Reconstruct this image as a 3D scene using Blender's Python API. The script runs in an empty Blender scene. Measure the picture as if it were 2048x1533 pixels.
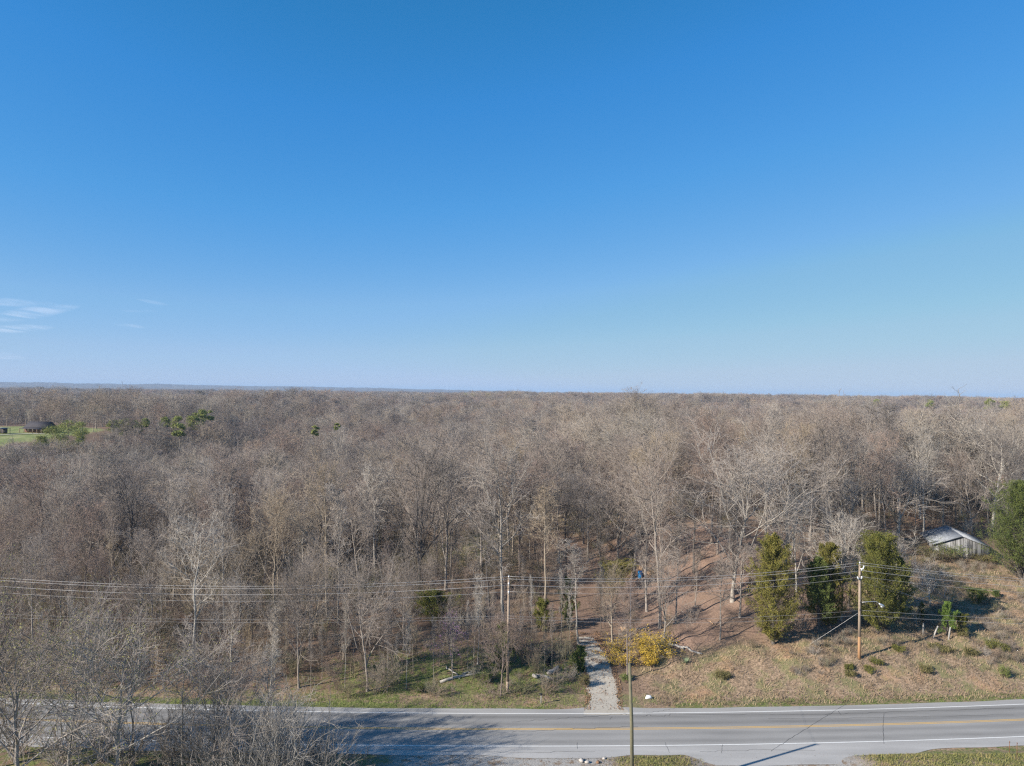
import bpy, math, random
import numpy as np
from mathutils import Matrix, Vector

random.seed(7)
SC = bpy.context.scene
COL = SC.collection

# ------------------------------------------------------------------ camera, sky, sun, exposure
CAM_H, FPX, PW, PH = 34.0, 1450.0, 2048.0, 1533.0
PITCH, ROLL = math.radians(0.69), math.radians(0.66)
cam_d = bpy.data.cameras.new('camera'); cam = bpy.data.objects.new('camera', cam_d); COL.objects.link(cam)
cam_d.sensor_width = 36.0; cam_d.lens = 36.0 * FPX / PW; cam_d.clip_start = 0.5; cam_d.clip_end = 80000
CM = Matrix.Rotation(math.pi / 2 + PITCH, 4, 'X') @ Matrix.Rotation(ROLL, 4, 'Z')
cam.matrix_world = Matrix.Translation((0, 0, CAM_H)) @ CM
SC.camera = cam
R3 = np.array(CM.to_3x3())

SUN_EL = math.radians(27.0)
SUN_DIR = Vector((-0.9, -0.44, 0)).normalized()
w = bpy.data.worlds.new('World'); SC.world = w; w.use_nodes = True
nt = w.node_tree; bg = nt.nodes['Background']; sky = nt.nodes.new('ShaderNodeTexSky')
sky.sky_type = 'NISHITA'; sky.sun_disc = False; sky.sun_elevation = SUN_EL
sky.sun_rotation = math.atan2(SUN_DIR.x, SUN_DIR.y)
sky.altitude = 2000; sky.air_density = 1.0; sky.dust_density = 0.1; sky.ozone_density = 10.0
# the Nishita sky through one response curve per channel (deep saturated blue overhead, soft pale blue at the horizon)
sc_ = nt.nodes.new('ShaderNodeVectorMath'); sc_.operation = 'SCALE'; sc_.inputs['Scale'].default_value = 0.15; nt.links.new(sky.outputs[0], sc_.inputs[0])
sp_ = nt.nodes.new('ShaderNodeSeparateXYZ'); nt.links.new(sc_.outputs[0], sp_.inputs[0]); cb_ = nt.nodes.new('ShaderNodeCombineXYZ')
for ch, pts_ in enumerate((((0, 0), (.05, .018), (.062, .028), (.089, .056), (.16, .152), (.279, .235), (.471, .305), (1, .38)),
                           ((0, 0), (.138, .138), (.172, .17), (.246, .226), (.412, .32), (.601, .375), (.753, .395), (1, .405)),
                           ((0, 0), (.384, .352), (.467, .439), (.628, .502), (.892, .538), (1, .505)))):
    rp = nt.nodes.new('ShaderNodeValToRGB'); el = rp.color_ramp.elements
    while len(el) < len(pts_): el.new(.5)
    for e_, (p_, v_) in zip(el, pts_): e_.position = p_; e_.color = (v_, v_, v_, 1)
    nt.links.new(sp_.outputs[ch], rp.inputs[0]); nt.links.new(rp.outputs[0], cb_.inputs[ch])
s2_ = nt.nodes.new('ShaderNodeVectorMath'); s2_.operation = 'SCALE'; s2_.inputs['Scale'].default_value = 0.9 / 0.15; nt.links.new(cb_.outputs[0], s2_.inputs[0])
nt.links.new(s2_.outputs[0], bg.inputs[0]); bg.inputs[1].default_value = 0.15
sl = bpy.data.lights.new('sun', 'SUN'); sl.energy = 5.0; sl.angle = math.radians(0.5); sl.color = (1, 0.93, 0.82)
so = bpy.data.objects.new('sun', sl); COL.objects.link(so)
so.rotation_euler = Vector((SUN_DIR.x * math.cos(SUN_EL), SUN_DIR.y * math.cos(SUN_EL), math.sin(SUN_EL))).to_track_quat('Z', 'Y').to_euler()
so.location = (-60, -40, 120)
SC.view_settings.view_transform = 'Standard'; SC.view_settings.look = 'None'
SC.view_settings.exposure = 0.75; SC.view_settings.gamma = 1.0
SC.cycles.use_denoising = False; SC.cycles.use_adaptive_sampling = False; SC.cycles.filter_width = 1.3; SC.cycles.max_bounces = 6; SC.cycles.diffuse_bounces = 2; SC.cycles.glossy_bounces = 2
SC.cycles.transparent_max_bounces = 12; SC.cycles.volume_bounces = 0; SC.cycles.transmission_bounces = 2

# ------------------------------------------------------------------ terrain
def sm(t):
    t = np.clip(t, 0, 1); return t * t * (3 - 2 * t)
def yc(x):                                   # centre line of the road
    xc = np.clip(np.asarray(x, float), -150, 170)
    return 73.3 + 0.0008 * (xc + 13) ** 2
FAR_E, NEAR_E = 4.65, -5.3                   # pavement edges from the centre line
def vn(x, y, s, seed=0):                     # smooth sum-of-sines noise in about -1..1
    r = np.random.RandomState(seed); v = 0
    for k in range(5):
        a = r.rand() * 6.283; f = (0.6 + r.rand() * 1.3) / s
        v = v + np.sin((x * math.cos(a) + y * math.sin(a)) * f * 6.283 + r.rand() * 6.283)
    return v / 2.6
DRIVE = [(10.2, 77.6), (10.5, 80), (10.9, 84), (10.8, 89), (10.2, 95), (10.0, 103), (11.0, 120), (11.7, 135), (12.6, 150), (13, 170)]
def drive_x(y): return np.interp(y, [p[1] for p in DRIVE], [p[0] for p in DRIVE])
def terr(x, y):
    x = np.asarray(x, float); y = np.asarray(y, float)
    s = y - yc(x) - FAR_E
    sp = np.maximum(s - 1.8, 0); r = np.hypot(x, y)
    right = sm((x - 13) / 26)
    zr = 2.0 * sm(sp / 6) + 0.16 * np.minimum(sp, 42)
    zr = zr - 6 * sm((sp - 70) / 160)
    zc = 1.5 * sm(sp / 14)
    left = sm((-x - 2) / 34)
    zl = 0.8 * sm(sp / 8) - 6.5 * sm((sp - 12) / 90)
    z = zc + right * (zr - zc); z = z + left * (zl - z)
    z = z + np.where(s > 3, 0.14 * vn(x, y, 6, 3) * sm((s - 3) / 5) * sm(np.abs(x - drive_x(y)) / 4 - .6), 0)
    # far country
    az0 = np.degrees(np.arctan2(x, y))
    fz = 0.5 + 7.0 * vn(x, y, 430, 11) * (1 - .45 * sm((r - 900) / 700)) + 2.2 * vn(x, y, 150, 12) + 5.5 * sm((r - 500) / 900) + 4.5 * sm((az0 + 10) / 14) * sm((r - 700) / 900)
    m = sm((r - 230) / 260)
    z = z + m * (fz - z)
    z = z + sm((-x - 150) / 500) * sm((r - 420) / 250) * (1 - sm((r - 1400) / 900)) * (-5)
    lv = sm((-az0 - 20) / 6) * sm((r - 170) / 50) * (1 - sm((r - 318) / 40))      # low ground before the field
    z = z + lv * (-8.5 - z)
    # left plateau that carries the mown field
    p = np.exp(-np.abs((x + 262) / 95) ** 6) * np.exp(-np.abs((y - 384) / 104) ** 6)
    z = z + p * (10.8 + (y - 362) * 0.012 - z)
    # distant blue ridge on the left horizon
    az = np.degrees(np.arctan2(x, y))
    z = z + sm((r - 7000) / 2500) * (1 - sm((az + 16) / 22)) * (44 + 9 * vn(x, y, 2600, 5) + 6 * vn(x, y, 900, 6))
    z = z + sm((r - 5000) / 4000) * 2.0 * vn(x, y, 1800, 8)
    n = NEAR_E - FAR_E - s                                # near side of the road
    z = np.where(n > 0.6, z - 0.5 * sm((n - 1.5) / 6) * sm((-x - 2) / 8), z)
    z = np.where((n > 0.4) & (x > -4) , z + 0.35 * sm((n - .4) / 2) * (np.exp(-((x - 13.5) / 3.6) ** 4) + sm((x - 30) / 5)), z)
    return z
def T(x, y): return float(terr(x, y))
def ray(px, py):
    v = R3 @ np.array([(px - PW / 2) / FPX, -(py - PH / 2) / FPX, -1.0]); return v / v[1]
def G(px, py, lo=58.0, hi=900.0):            # where the sight line through a photo pixel meets the ground
    v = ray(px, py); t = lo
    while t < hi:
        if CAM_H + v[2] * t <= T(v[0] * t, t): break
        t += 0.25
    return (v[0] * t, t, T(v[0] * t, t))
def A(px, py, d):                            # the point at depth d on that sight line
    v = ray(px, py); return (v[0] * d, d, CAM_H + v[2] * d)

# ------------------------------------------------------------------ materials
def mat(name, col, rough=0.85, var=0.0, spec=0.2, noise=None, bump=None, metal=0.0, rnd=0.0, trans=0.0):
    m = bpy.data.materials.new(name); m.use_nodes = True; n = m.node_tree; b = n.nodes['Principled BSDF']
    b.inputs['Base Color'].default_value = (*col, 1); b.inputs['Roughness'].default_value = rough
    b.inputs['Specular IOR Level'].default_value = spec; b.inputs['Metallic'].default_value = metal
    src = None
    if noise:
        scale, amt, col2 = noise
        tc = n.nodes.new('ShaderNodeTexCoord'); tx = n.nodes.new('ShaderNodeTexNoise'); tx.inputs['Scale'].default_value = scale
        tx.inputs['Detail'].default_value = 6; tx.inputs['Roughness'].default_value = 0.65
        n.links.new(tc.outputs['Object'], tx.inputs['Vector'])
        mr = n.nodes.new('ShaderNodeMapRange'); mr.inputs[1].default_value = 0.5 - amt; mr.inputs[2].default_value = 0.5 + amt
        n.links.new(tx.outputs['Fac'], mr.inputs[0])
        mx = n.nodes.new('ShaderNodeMix'); mx.data_type = 'RGBA'
        mx.inputs[6].default_value = (*col, 1); mx.inputs[7].default_value = (*col2, 1)
        n.links.new(mr.outputs[0], mx.inputs[0]); src = mx.outputs[2]
        if bump:
            bp = n.nodes.new('ShaderNodeBump'); bp.inputs['Strength'].default_value = bump[0]; bp.inputs['Distance'].default_value = bump[1]
            n.links.new(tx.outputs['Fac'], bp.inputs['Height']); n.links.new(bp.outputs[0], b.inputs['Normal'])
    if rnd:
        oi = n.nodes.new('ShaderNodeObjectInfo'); m2 = n.nodes.new('ShaderNodeMapRange')
        m2.inputs[3].default_value = 1 - rnd; m2.inputs[4].default_value = 1 + rnd; n.links.new(oi.outputs['Random'], m2.inputs[0])
        hs = n.nodes.new('ShaderNodeHueSaturation')
        if src: n.links.new(src, hs.inputs['Color'])
        else: hs.inputs['Color'].default_value = (*col, 1)
        n.links.new(m2.outputs[0], hs.inputs['Value']); src = hs.outputs[0]
    if src: n.links.new(src, b.inputs['Base Color'])
    if trans:
        tr = n.nodes.new('ShaderNodeBsdfTranslucent'); ms = n.nodes.new('ShaderNodeMixShader'); ms.inputs[0].default_value = trans
        if src: n.links.new(src, tr.inputs[0])
        else: tr.inputs[0].default_value = (*col, 1)
        o = n.nodes['Material Output']; n.links.new(b.outputs[0], ms.inputs[1]); n.links.new(tr.outputs[0], ms.inputs[2]); n.links.new(ms.outputs[0], o.inputs[0])
    return m
def ramp_mat(name, cols, rough=0.9, patch=False):         # one colour per object or instance, picked at random
    m = bpy.data.materials.new(name); m.use_nodes = True; n = m.node_tree; b = n.nodes['Principled BSDF']
    b.inputs['Roughness'].default_value = rough; b.inputs['Specular IOR Level'].default_value = 0.1
    oi = n.nodes.new('ShaderNodeObjectInfo'); r = n.nodes.new('ShaderNodeValToRGB'); n.links.new(oi.outputs['Random'], r.inputs[0])
    e = r.color_ramp.elements
    while len(e) < len(cols): e.new(0.5)
    for i, c in enumerate(cols): e[i].position = i / (len(cols) - 1); e[i].color = (c[0] * .97, c[1] * .97, c[2] * .97, 1)
    out = r.outputs[0]
    if patch:                                # stands of one species share a tint
        q = n.nodes.new('ShaderNodeVectorMath'); q.operation = 'SCALE'; q.inputs['Scale'].default_value = .022; n.links.new(oi.outputs['Location'], q.inputs[0])
        tx = n.nodes.new('ShaderNodeTexNoise'); tx.inputs['Scale'].default_value = 1; tx.inputs['Detail'].default_value = 3; n.links.new(q.outputs[0], tx.inputs['Vector'])
        r2 = n.nodes.new('ShaderNodeValToRGB'); n.links.new(tx.outputs['Fac'], r2.inputs[0]); e2 = r2.color_ramp.elements
        e2.new(.5); e2[0].position = .33; e2[1].position = .5; e2[2].position = .67
        e2[0].color = (.72, .74, .78, 1); e2[1].color = (1, 1, 1, 1); e2[2].color = (1.16, 1.07, .98, 1)
        mx = n.nodes.new('ShaderNodeMix'); mx.data_type = 'RGBA'; mx.blend_type = 'MULTIPLY'; mx.inputs[0].default_value = 1
        n.links.new(out, mx.inputs[6]); n.links.new(r2.outputs[0], mx.inputs[7]); out = mx.outputs[2]
    n.links.new(out, b.inputs['Base Color']); return m

TONES = {   # tone: (trunk colour, twig colour)
    'grey':          ((0.37, 0.32, 0.275), (0.33, 0.275, 0.235)),
    'pale grey':     ((0.42, 0.375, 0.325), (0.38, 0.33, 0.29)),
    'reddish brown': ((0.30, 0.24, 0.20), (0.315, 0.235, 0.195)),
    'tan':           ((0.40, 0.335, 0.26), (0.39, 0.31, 0.225)),
    'dark grey':     ((0.15, 0.13, 0.115), (0.235, 0.205, 0.185)),
    'white-barked':  ((0.58, 0.53, 0.46), (0.41, 0.36, 0.31)),
}
TONES = {k: tuple(tuple(c * .97 for c in q) for q in v) for k, v in TONES.items()}
BARK = {k: mat('bark_' + k.replace(' ', '_'), v[0], 0.9, noise=(3.0, 0.22, tuple(c * 0.55 for c in v[0])), rnd=0.12) for k, v in TONES.items()}
TWIG = {k: mat('twig_' + k.replace(' ', '_'), v[1], 0.9, rnd=0.12) for k, v in TONES.items()}
FARTWIG = ramp_mat('woodland_twigs', [(.22, .19, .175), (.40, .31, .25), (.27, .235, .215), (.42, .345, .26), (.345, .305, .275), (.36, .265, .22), (.25, .22, .205), (.44, .385, .33), (.31, .27, .215), (.38, .325, .285)], patch=True)
FARBARK = ramp_mat('woodland_bark', [(.24, .20, .17), (.38, .33, .28), (.16, .135, .12), (.46, .41, .35), (.28, .23, .19)])
BRUSHM = ramp_mat('undergrowth_stems', [(.25, .18, .14), (.33, .275, .23), (.22, .17, .13), (.40, .345, .29), (.28, .215, .15), (.20, .19, .11), (.46, .41, .36)])

# ------------------------------------------------------------------ mesh helpers
def raw_mesh(name, V, F, mats=(), mi=None, smooth=False):
    V = np.asarray(V, np.float32); me = bpy.data.meshes.new(name)
    nl = sum(f.size for f in F); nf = sum(len(f) for f in F)
    me.vertices.add(len(V)); me.vertices.foreach_set('co', V.ravel())
    if nf:
        me.loops.add(nl); me.polygons.add(nf)
        me.loops.foreach_set('vertex_index', np.concatenate([f.ravel() for f in F]).astype(np.int32))
        tot = np.concatenate([np.full(len(f), f.shape[1]) for f in F]); st = np.concatenate([[0], np.cumsum(tot)[:-1]])
        me.polygons.foreach_set('loop_start', st.astype(np.int32))
        if mi is not None: me.polygons.foreach_set('material_index', np.asarray(mi, np.int32))
    for m in mats: me.materials.append(m)
    me.update(calc_edges=True); me.validate()
    if smooth and nf: me.polygons.foreach_set('use_smooth', np.ones(len(me.polygons), bool))
    return me
def tubes(P, R, S=3, cap=False):
    N, K, _ = P.shape
    t = np.empty_like(P); t[:, 1:-1] = P[:, 2:] - P[:, :-2]; t[:, 0] = P[:, 1] - P[:, 0]; t[:, -1] = P[:, -1] - P[:, -2]
    t /= np.linalg.norm(t, axis=2, keepdims=True) + 1e-9
    ref = np.where(np.abs(t[..., 2:3]) > 0.9, np.array([1., 0, 0]), np.array([0, 0, 1.]))
    u = np.cross(t, ref); u /= np.linalg.norm(u, axis=2, keepdims=True) + 1e-9; v = np.cross(t, u)
    a = np.arange(S) * 2 * math.pi / S
    V = P[:, :, None] + R[:, :, None, None] * (np.cos(a)[None, None, :, None] * u[:, :, None] + np.sin(a)[None, None, :, None] * v[:, :, None])
    idx = np.arange(N * K * S).reshape(N, K, S); b = np.roll(idx, -1, axis=2)
    F = np.stack([idx[:, :-1], b[:, :-1], b[:, 1:], idx[:, 1:]], -1).reshape(-1, 4)
    return V.reshape(-1, 3), F
class MB:
    def __init__(s): s.V = []; s.F = []; s.n = 0; s.M = []
    def add(s, V, F, m=0):
        V = np.asarray(V, float).reshape(-1, 3); F = np.asarray(F, int)
        s.V.append(V); s.F.append(F + s.n); s.n += len(V); s.M.append(np.full(len(F), m)); return s
    def box(s, c, d, rz=0, m=0, tilt=0):
        x, y, z = d[0] / 2, d[1] / 2, d[2] / 2
        V = np.array([[i * x, j * y, k * z] for i in (-1, 1) for j in (-1, 1) for k in (-1, 1)], float)
        if tilt: V = V @ np.array(Matrix.Rotation(tilt, 3, 'Y')).T
        if rz: V = V @ np.array(Matrix.Rotation(rz, 3, 'Z')).T
        return s.add(V + np.array(c), [[0, 1, 3, 2], [4, 6, 7, 5], [0, 4, 5, 1], [2, 3, 7, 6], [0, 2, 6, 4], [1, 5, 7, 3]], m)
    def tube(s, pts, r, S=8, m=0):
        P = np.array(pts, float)[None]; R = np.full((1, len(pts)), r, float) if np.isscalar(r) else np.array(r, float)[None]
        V, F = tubes(P, R, S); s.add(V, F, m)
        s.F.append(np.array([list(range(S))[::-1]]) + s.n - len(V)); s.M.append(np.array([m]))
        s.F.append(np.array([list(range(S))]) + s.n - S); s.M.append(np.array([m])); return s
    def leaves(s, P, size, rng, m=0, asp=0.5, up=0.0):    # one small random leaf face on each point
        n = len(P); a = rng.normal(size=(n, 3)); a[:, 2] += up; a /= np.linalg.norm(a, axis=1, keepdims=True)
        b = np.cross(a, rng.normal(size=(n, 3))); b /= np.linalg.norm(b, axis=1, keepdims=True)
        sz = size * rng.uniform(.6, 1.4, (n, 1)); a = a * sz; b = b * sz * asp
        V = np.stack([P - a, P - b, P + a, P + b], 1).reshape(-1, 3)
        return s.add(V, np.arange(n * 4).reshape(n, 4), m)
    def mesh(s, name, mats, smooth=False): return raw_mesh(name, np.concatenate(s.V), s.F, mats, np.concatenate(s.M), smooth)
def link(name, me, parent=None, loc=(0, 0, 0), rz=0, scale=None):
    o = bpy.data.objects.new(name, me); COL.objects.link(o); o.location = loc; o.rotation_euler = (0, 0, rz)
    if scale is not None: o.scale = scale
    if parent: o.parent = parent
    return o
def tag(o, label=None, cat=None, group=None, kind=None):
    if label: o['label'] = label
    if cat: o['category'] = cat
    if group: o['group'] = group
    if kind: o['kind'] = kind
    return o
def thing(name, label, cat, loc, rz=0, group=None, scale=None): return tag(link(name, None, None, loc, rz, scale), label, cat, group)

# ------------------------------------------------------------------ tree growth
def children(P, R, m, t0, t1, rng, L, ang, asd, K, trop, wig, rr, tip, lenprof=None, flat=0.0):
    N, KP, _ = P.shape; n = N * m; pi = np.repeat(np.arange(N), m); j = np.tile(np.arange(m), N)
    t = t0 + (t1 - t0) * (j + rng.rand(n)) / m; f = t * (KP - 1); k = np.minimum(f.astype(int), KP - 2); w_ = (f - k)[:, None]
    p = P[pi, k] * (1 - w_) + P[pi, k + 1] * w_; tg = P[pi, k + 1] - P[pi, k]; seg = np.linalg.norm(tg, axis=1); plen = seg * (KP - 1)
    tg /= seg[:, None] + 1e-9; r = R[pi, k] * (1 - w_[:, 0]) + R[pi, k + 1] * w_[:, 0]
    ref = np.where(np.abs(tg[:, 2:3]) > 0.9, np.array([1., 0, 0]), np.array([0, 0, 1.]))
    u = np.cross(tg, ref); u /= np.linalg.norm(u, axis=1, keepdims=True) + 1e-9; v = np.cross(tg, u)
    az = j * 2.399 + rng.rand(N)[pi] * 6.283 + rng.normal(size=n) * 0.4
    th = ang + asd * rng.normal(size=n)
    d = np.cos(th)[:, None] * tg + np.sin(th)[:, None] * (np.cos(az)[:, None] * u + np.sin(az)[:, None] * v)
    ln = (L if np.isscalar(L) and L > 0 else plen * (-L)) * rng.uniform(.65, 1.25, n)
    ln = ln * (lenprof(t) if lenprof else (1.15 - 0.55 * t))
    Q = np.empty((n, K, 3)); Q[:, 0] = p
    for q in range(1, K):
        d = d + wig * rng.normal(size=(n, 3)) + np.array([0, 0, trop])
        d[:, 2] *= (1 - flat)
        d /= np.linalg.norm(d, axis=1, keepdims=True); Q[:, q] = Q[:, q - 1] + d * (ln / (K - 1))[:, None]
    r0 = np.maximum(r * rr, tip); Rn = r0[:, None] + (tip - r0)[:, None] * np.linspace(0, 1, K)[None] ** 0.8
    return Q, Rn
def bare_tree(seed, kind='forest', H=20.0, lod=0):
    """returns (trunk mesh data, crown mesh data, twig tips)"""
    rng = np.random.RandomState(seed); K = 12
    spec = dict(
        forest=dict(r=.20, m=15, t=(.36, .97), L=.32, a=.72, tr=.16, lp=lambda t: np.interp(t, [.38, .55, .8, 1], [.8, 1.1, .85, .4])),
        spread=dict(r=.27, m=14, t=(.22, .95), L=.44, a=.85, tr=.10, lp=lambda t: np.interp(t, [.2, .45, .8, 1], [1.0, 1.15, .8, .4])),
        vase=dict(r=.21, m=15, t=(.24, .92), L=.55, a=.56, tr=.10, lp=lambda t: np.interp(t, [.2, .5, 1], [1.1, 1.0, .55])),
        slim=dict(r=.13, m=14, t=(.42, .98), L=.18, a=.70, tr=.22, lp=lambda t: np.interp(t, [.4, .6, 1], [.8, 1.1, .5])),
    )[kind]
    h = np.linspace(0, 1, K); P = np.zeros((1, K, 3)); P[0, :, 2] = h * H * (.80 if kind in ('vase', 'spread') else .95)
    wob = np.cumsum(rng.normal(size=(K, 2)) * H * .008, axis=0); wob -= wob[0]; P[0, :, :2] = wob * (h[:, None] + .2)
    R = spec['r'] * (H / 20) * (1.02 - .88 * h ** .9)[None]; R[0, 0] *= 1.35
    L1 = children(P, R, spec['m'], *spec['t'], rng, spec['L'] * H, spec['a'], .22, 7, spec['tr'], .18, .60, .026, spec['lp'])
    T0 = MB(); C = MB()
    S0 = 7 if lod == 0 else 4
    T0.add(*tubes(P, R, S0)); T0.add(*tubes(*L1, 5 if lod == 0 else 3))
    if lod == 0:
        L2 = children(*L1, 8, .18, 1, rng, -.50, .74, .24, 5, .08, .24, .64, .020)
        L3 = children(*L2, 7, .15, 1, rng, -.54, .70, .25, 3, .05, .20, .66, .0125)
        L4 = children(*L3, 2, .15, 1, rng, -.75, .65, .25, 2, .03, .15, .85, .0100)
        C.add(*tubes(*L2, 4), 1)
        C.add(*tubes(*L3, 3)); C.add(*tubes(*L4, 3)); tips = L4[0][:, -1]
    elif lod == 1:
        L2 = children(*L1, 8, .18, 1, rng, -.48, .74, .24, 4, .09, .26, .66, .032)
        L3 = children(*L2, 7, .15, 1, rng, -.60, .70, .25, 3, .05, .22, .7, .020)
        T0.add(*tubes(L2[0], L2[1] * 1.15, 3)); C.add(*tubes(*L3, 3))
        L4 = children(*L3, 1, .3, 1, rng, -.8, .65, .25, 2, .03, .15, .9, .018); C.add(*tubes(*L4, 3)); tips = L4[0][:, -1]
    else:
        L2 = children(*L1, 9, .15, 1, rng, -.55, .72, .22, 2, .09, .16, .6, .055)
        L3 = children(*L2, 4, .15, 1, rng, -.6, .72, .22, 2, .09, .16, .8, .042)
        C.add(*tubes(*L2, 3)); C.add(*tubes(*L3, 3)); tips = L3[0][:, -1]
    return T0, C, tips

PROTO = {}
def proto(kind, seed, H=20.0):
    k = (kind, seed)
    if k not in PROTO:
        t, c, tips = bare_tree(seed, kind, H)
        PROTO[k] = (t.mesh('tree_trunk', [BARK['grey']], True), c.mesh('tree_crown', [TWIG['grey'], BARK['grey']]), tips)
    return PROTO[k]
WIDTH = {'forest': 12.0, 'spread': 17.0, 'vase': 15.0, 'slim': 7.0}     # rough crown width at 20 m
def set_mat(o, *ms):
    for sl_, m in zip(o.material_slots, ms): sl_.link = 'OBJECT'; sl_.material = m
def plant_tree(kind, seed, x, y, h, wx=1.0, tone='grey', label='', rz=None, group='bare trees of the wood across the road', name='bare_tree', z=None, lean=0.0):
    tm, cm, _ = proto(kind, seed)
    r = thing(name, label, 'tree', (x, y, (T(x, y) if z is None else z) - 0.15), random.uniform(0, 6.28) if rz is None else rz, group)
    s = h / 20.0; r.scale = (s * wx, s * wx, s)
    if lean: r.rotation_euler[0] = lean
    a = link('trunk', tm, r); b = link('crown', cm, r); set_mat(a, BARK[tone]); set_mat(b, TWIG[tone], BARK[tone]); return r

# ------------------------------------------------------------------ scatter (stuff only)
def scatter(name, pts, rot, scl, idx, protos, label, cat, extraV=None, extraF=None, mats=()):
    col = bpy.data.collections.new(name + '_sources')
    for i, me in enumerate(protos): 
        o = bpy.data.objects.new('%s_source_%02d' % (name, i), me); col.objects.link(o)
    n = len(pts); V = np.asarray(pts, float); F = []
    if extraV is not None: F = [np.asarray(extraF, int) + n]; V = np.concatenate([V, extraV])
    me = raw_mesh(name, V, F, mats, smooth=True)
    sel = np.zeros(len(V), bool); sel[:n] = True
    pad = lambda a, d: np.concatenate([a, np.zeros((len(V) - n,) + a.shape[1:])]).astype(d)
    a = me.attributes.new('pick', 'INT', 'POINT'); a.data.foreach_set('value', pad(np.asarray(idx), np.int32))
    a = me.attributes.new('sel', 'BOOLEAN', 'POINT'); a.data.foreach_set('value', sel)
    a = me.attributes.new('rot', 'FLOAT_VECTOR', 'POINT'); a.data.foreach_set('vector', pad(np.stack([0 * rot, 0 * rot, rot], 1), np.float32).ravel())
    a = me.attributes.new('scl', 'FLOAT_VECTOR', 'POINT'); a.data.foreach_set('vector', pad(scl, np.float32).ravel())
    o = link(name, me); tag(o, label, cat, None, 'stuff')
    g = bpy.data.node_groups.new(name, 'GeometryNodeTree')
    g.interface.new_socket('Geometry', in_out='INPUT', socket_type='NodeSocketGeometry'); g.interface.new_socket('Geometry', in_out='OUTPUT', socket_type='NodeSocketGeometry')
    N = g.nodes.new; gi = N('NodeGroupInput'); go = N('NodeGroupOutput'); ip = N('GeometryNodeInstanceOnPoints'); ci = N('GeometryNodeCollectionInfo'); jn = N('GeometryNodeJoinGeometry')
    ci.inputs['Collection'].default_value = col; ci.inputs['Separate Children'].default_value = True; ci.inputs['Reset Children'].default_value = True
    def na(nm, t):
        q = N('GeometryNodeInputNamedAttribute'); q.data_type = t; q.inputs['Name'].default_value = nm; return q.outputs['Attribute']
    ip.inputs['Pick Instance'].default_value = True; K = g.links.new
    K(gi.outputs[0], ip.inputs['Points']); K(ci.outputs[0], ip.inputs['Instance']); K(na('sel', 'BOOLEAN'), ip.inputs['Selection'])
    K(na('pick', 'INT'), ip.inputs['Instance Index']); K(na('rot', 'FLOAT_VECTOR'), ip.inputs['Rotation']); K(na('scl', 'FLOAT_VECTOR'), ip.inputs['Scale'])
    K(ip.outputs[0], jn.inputs[0]); K(gi.outputs[0], jn.inputs[0]); K(jn.outputs[0], go.inputs[0])
    md = o.modifiers.new('scatter', 'NODES'); md.node_group = g
    return o

# ------------------------------------------------------------------ ground sheet
angs = np.radians(np.concatenate([np.arange(-180, -50, 5), np.linspace(-50, 50, 460), np.arange(55, 180, 5)]))
radii = [1.0, 15, 30, 45, 52]; 
while radii[-1] < 175: radii.append(radii[-1] + 0.5)
while radii[-1] < 16000: radii.append(radii[-1] * 1.022)
radii = np.array(radii); AA, RR = np.meshgrid(angs, radii); GX, GY = np.sin(AA) * RR, np.cos(AA) * RR; GZ = terr(GX, GY)
na_, nr_ = len(angs), len(radii)
ii = np.arange(nr_ * na_).reshape(nr_, na_); nb = np.roll(ii, -1, axis=1)
gf = np.stack([ii[:-1], nb[:-1], nb[1:], ii[1:]], -1).reshape(-1, 4)[:, ::-1]

def yard(x, y):                              # open leaf-covered floor round the big trees, 0..1
    return np.exp(-((x - 33) / 24) ** 4) * np.exp(-((y - 118) / 34) ** 4)
def meadow(x, y):                            # open bank and field on the right
    s = y - yc(x) - FAR_E
    return sm((x - 13) / 6) * (1 - sm((s - (9 + 26 * sm((x - 42) / 14))) / 5))
def field(x, y):
    return sm((1.06 - (np.abs((x + 282) / 68) ** 4 + np.abs((y - 352) / 54) ** 4)) / 0.2)
def clear2(x, y):                            # grassy openings in the wood
    return np.maximum(np.exp(-((x - 30) / 20) ** 4 - ((y - 188) / 22) ** 4), np.exp(-((x + 9) / 13) ** 4 - ((y - 158) / 22) ** 4))
sG = GY - yc(GX) - FAR_E; nG = -(GY - yc(GX) - NEAR_E)
green = np.exp(-((GX + 6 + .0 * GY) / 20) ** 4) * (1 - sm((sG - 8) / 14)) * sm((sG + 1) / 2) * (GX < drive_x(GY)) * 0.62
green = np.maximum(green, (1 - sm((sG - 1.0) / 1.6)) * (sG > -1) * .75 * (GX < 5)) * (1 - .75 * np.exp(-((sG - 2.0) / 1.3) ** 2) * (GX > -12) * (GX < 9))
green = np.maximum(green, (1 - sm((sG - 1.0) / 2.5)) * (sG > -1) * .6 * (GX > 18))
green = np.maximum(green, .55 * clear2(GX, GY)); green = np.maximum(green, field(GX, GY))
green = np.maximum(green, .45 * np.exp(-((GX - 62) / 10) ** 2 - ((GY - 104) / 6) ** 2))
green = np.maximum(green, (nG > -.2) * .55 * (np.exp(-((GX - 13.5) / 4) ** 4) + sm((GX - 31) / 4) + sm((-GX - 6) / 5)))
dry = np.maximum(meadow(GX, GY), clear2(GX, GY)); dry = np.maximum(dry, (1 - sm((sG - 3.2) / 1.2)) * (sG > -1) * .9)
dry = np.maximum(dry, (nG > 0) * (np.exp(-((GX - 13.5) / 4) ** 4) + sm((GX - 31) / 4)) * .8); dry = np.maximum(dry, field(GX, GY))
grav = (nG > -.5) * sm((GX + 13) / 4) * (1 - np.clip(np.exp(-((GX - 13.5) / 4) ** 4) * 1.2 + sm((GX - 31) / 4), 0, 1))
gme = raw_mesh('ground', np.stack([GX, GY, GZ], -1).reshape(-1, 3), [gf], smooth=True)
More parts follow.
